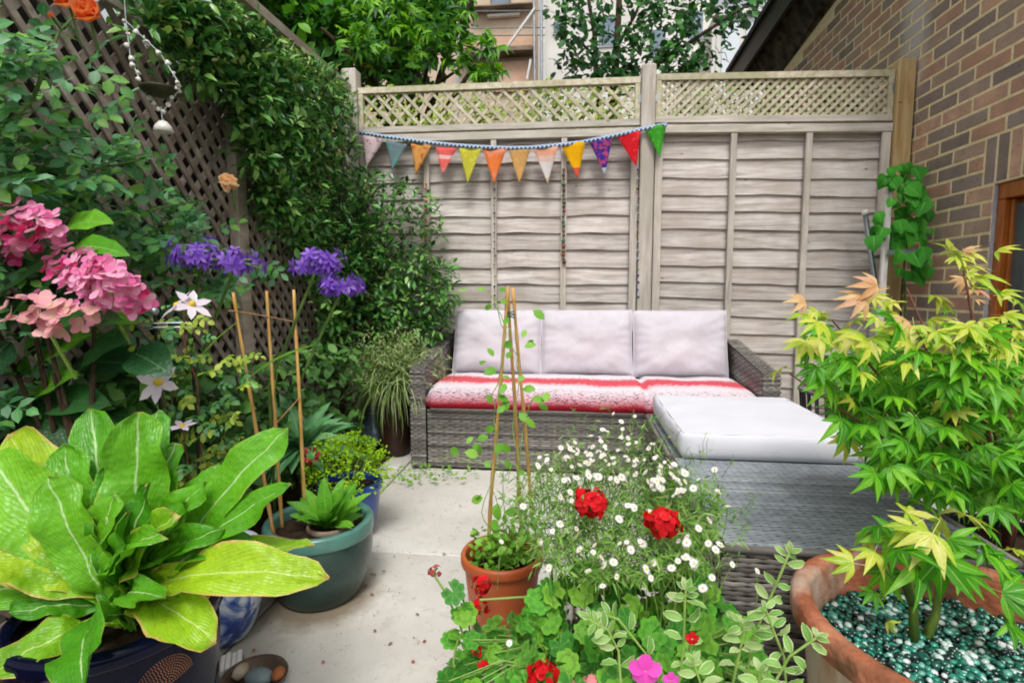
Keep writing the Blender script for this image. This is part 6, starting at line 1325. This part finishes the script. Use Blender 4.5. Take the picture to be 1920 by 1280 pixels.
def mk(y): 
    r = R.random()
    if y < 570: return 'r' if r < 0.26 else 'y'
    if y < 650: return 'y' if r < 0.68 else 'g'
    if y < 760: return 'y' if r < 0.14 else 'g'
    return 'g' if r < 0.95 else 'y'
dL = lambda x, y: (0.25 if x > 1640 and y < 560 else (0.55 if y < 600 else 1.0))
pts = sample(LP, 288, dL); pts.sort(key=lambda q: q[1])
for x, y in pts:
    p = aty(x, y, 1.36 - 0.34 * sqrt(R.random()) * (0.6 + 0.4 * (y > 600))); mleaf(bm_, p, V((p.x - cM.x, p.y - cM.y - 0.1, (p.z - cM.z) * 0.3)).normalized() * 0.8, U(0.040, 0.060) * (0.74 if y < 590 else 1), mk(y))
for (x, y), k in (((1465, 690), 'y'), ((1800, 480), 'y'), ((1830, 520), 'y'), ((1780, 470), 'y'), ((1850, 540), 'g'), ((1700, 600), 'r'), ((1645, 535), 'r'), ((1900, 560), 'y'), ((1870, 470), 'y'), ((1815, 500), 'y'), ((1620, 560), 'r'), ((1510, 565), 'r')):
    p = aty(x, y, 1.12); mleaf(bm_, p, V((p.x - cM.x, -0.2, 0.1)).normalized(), 0.05, k)
b = MB()
for x, y in sample([(1540, 660), (1960, 640), (1960, 960), (1680, 890), (1580, 800)], 520): p = aty(x, y, U(1.36, 1.55)); b.add(R.choice(mg), frame(p, V((U(-1, 1), U(-1, .2), U(-1, .2))), V((0, -0.6, 1)) + rnd_dir() * 0.6, 0, U(0.045, 0.065)))
put('foliage', b.mesh('foliage', m_maple, True), I4, bm_, 'stuff')
r0 = PM + V((0, 0, 0.29))
for e, Yd, rr_ in (((1800, 470), 1.2, 0.006), ((1560, 600), 1.15, 0.006), ((1650, 560), 1.3, 0.006), ((1900, 560), 1.2, 0.007), ((1720, 620), 1.1, 0.006), ((1480, 700), 1.15, 0.005), ((1830, 700), 1.1, 0.006), ((1630, 780), 1.1, 0.005), ((1930, 700), 1.3, 0.006), ((1700, 540), 1.35, 0.005)):
    t_ = aty(*e, Yd); m1 = r0 + V((U(-.02, .02), U(-.02, .02), 0.14)); m2 = (m1 + t_) / 2 + V((0, 0, -0.03)); b = MB(); b.tube([r0, m1, m2, t_], [rr_ * 1.5, rr_ * 1.2, rr_ * 0.8, 0.0015], 7); part('branch', b, m_twig, bm_, True)
# heart leaved climber on the wall post
hc_ = thing('heart_leaf_climber', 'bright green heart leaved climber up the post by the brick wall', 'climber', aty(1690, 500, 3.3))
hg = [heart_geo(1, s) for s in range(4)]; hm = [geo_mesh('leaf', g, m_ivy) for g in hg]
HP = [(1655, 310), (1700, 298), (1742, 305), (1748, 345), (1738, 380), (1745, 440), (1735, 505), (1690, 520), (1680, 470), (1635, 445), (1640, 400), (1660, 370)]
hp = sample(HP, 85)
for x, y in hp: put('leaf', R.choice(hm), frame(aty(x, y, U(3.12, 3.3)), V((U(-.7, .7), -0.4, -0.9 + U(-.3, .5))), V((U(-.3, .3), -1, 0.5)), U(-.3, .3), U(0.04, 0.105)), hc_)
b = MB(); b.tube([aty(1700, 700, 3.32), aty(1695, 500, 3.3), aty(1705, 400, 3.28), aty(1700, 310, 3.28)], 0.006, 6); part('stem', b, m_stem, hc_)
for x, y in ((1660, 430), (1730, 340), (1740, 430), (1650, 400)): b = MB(); b.tube([aty(1700, y + 20, 3.29), aty(x, y, 3.24)], 0.003, 5); part('stem', b, m_stem, hc_)
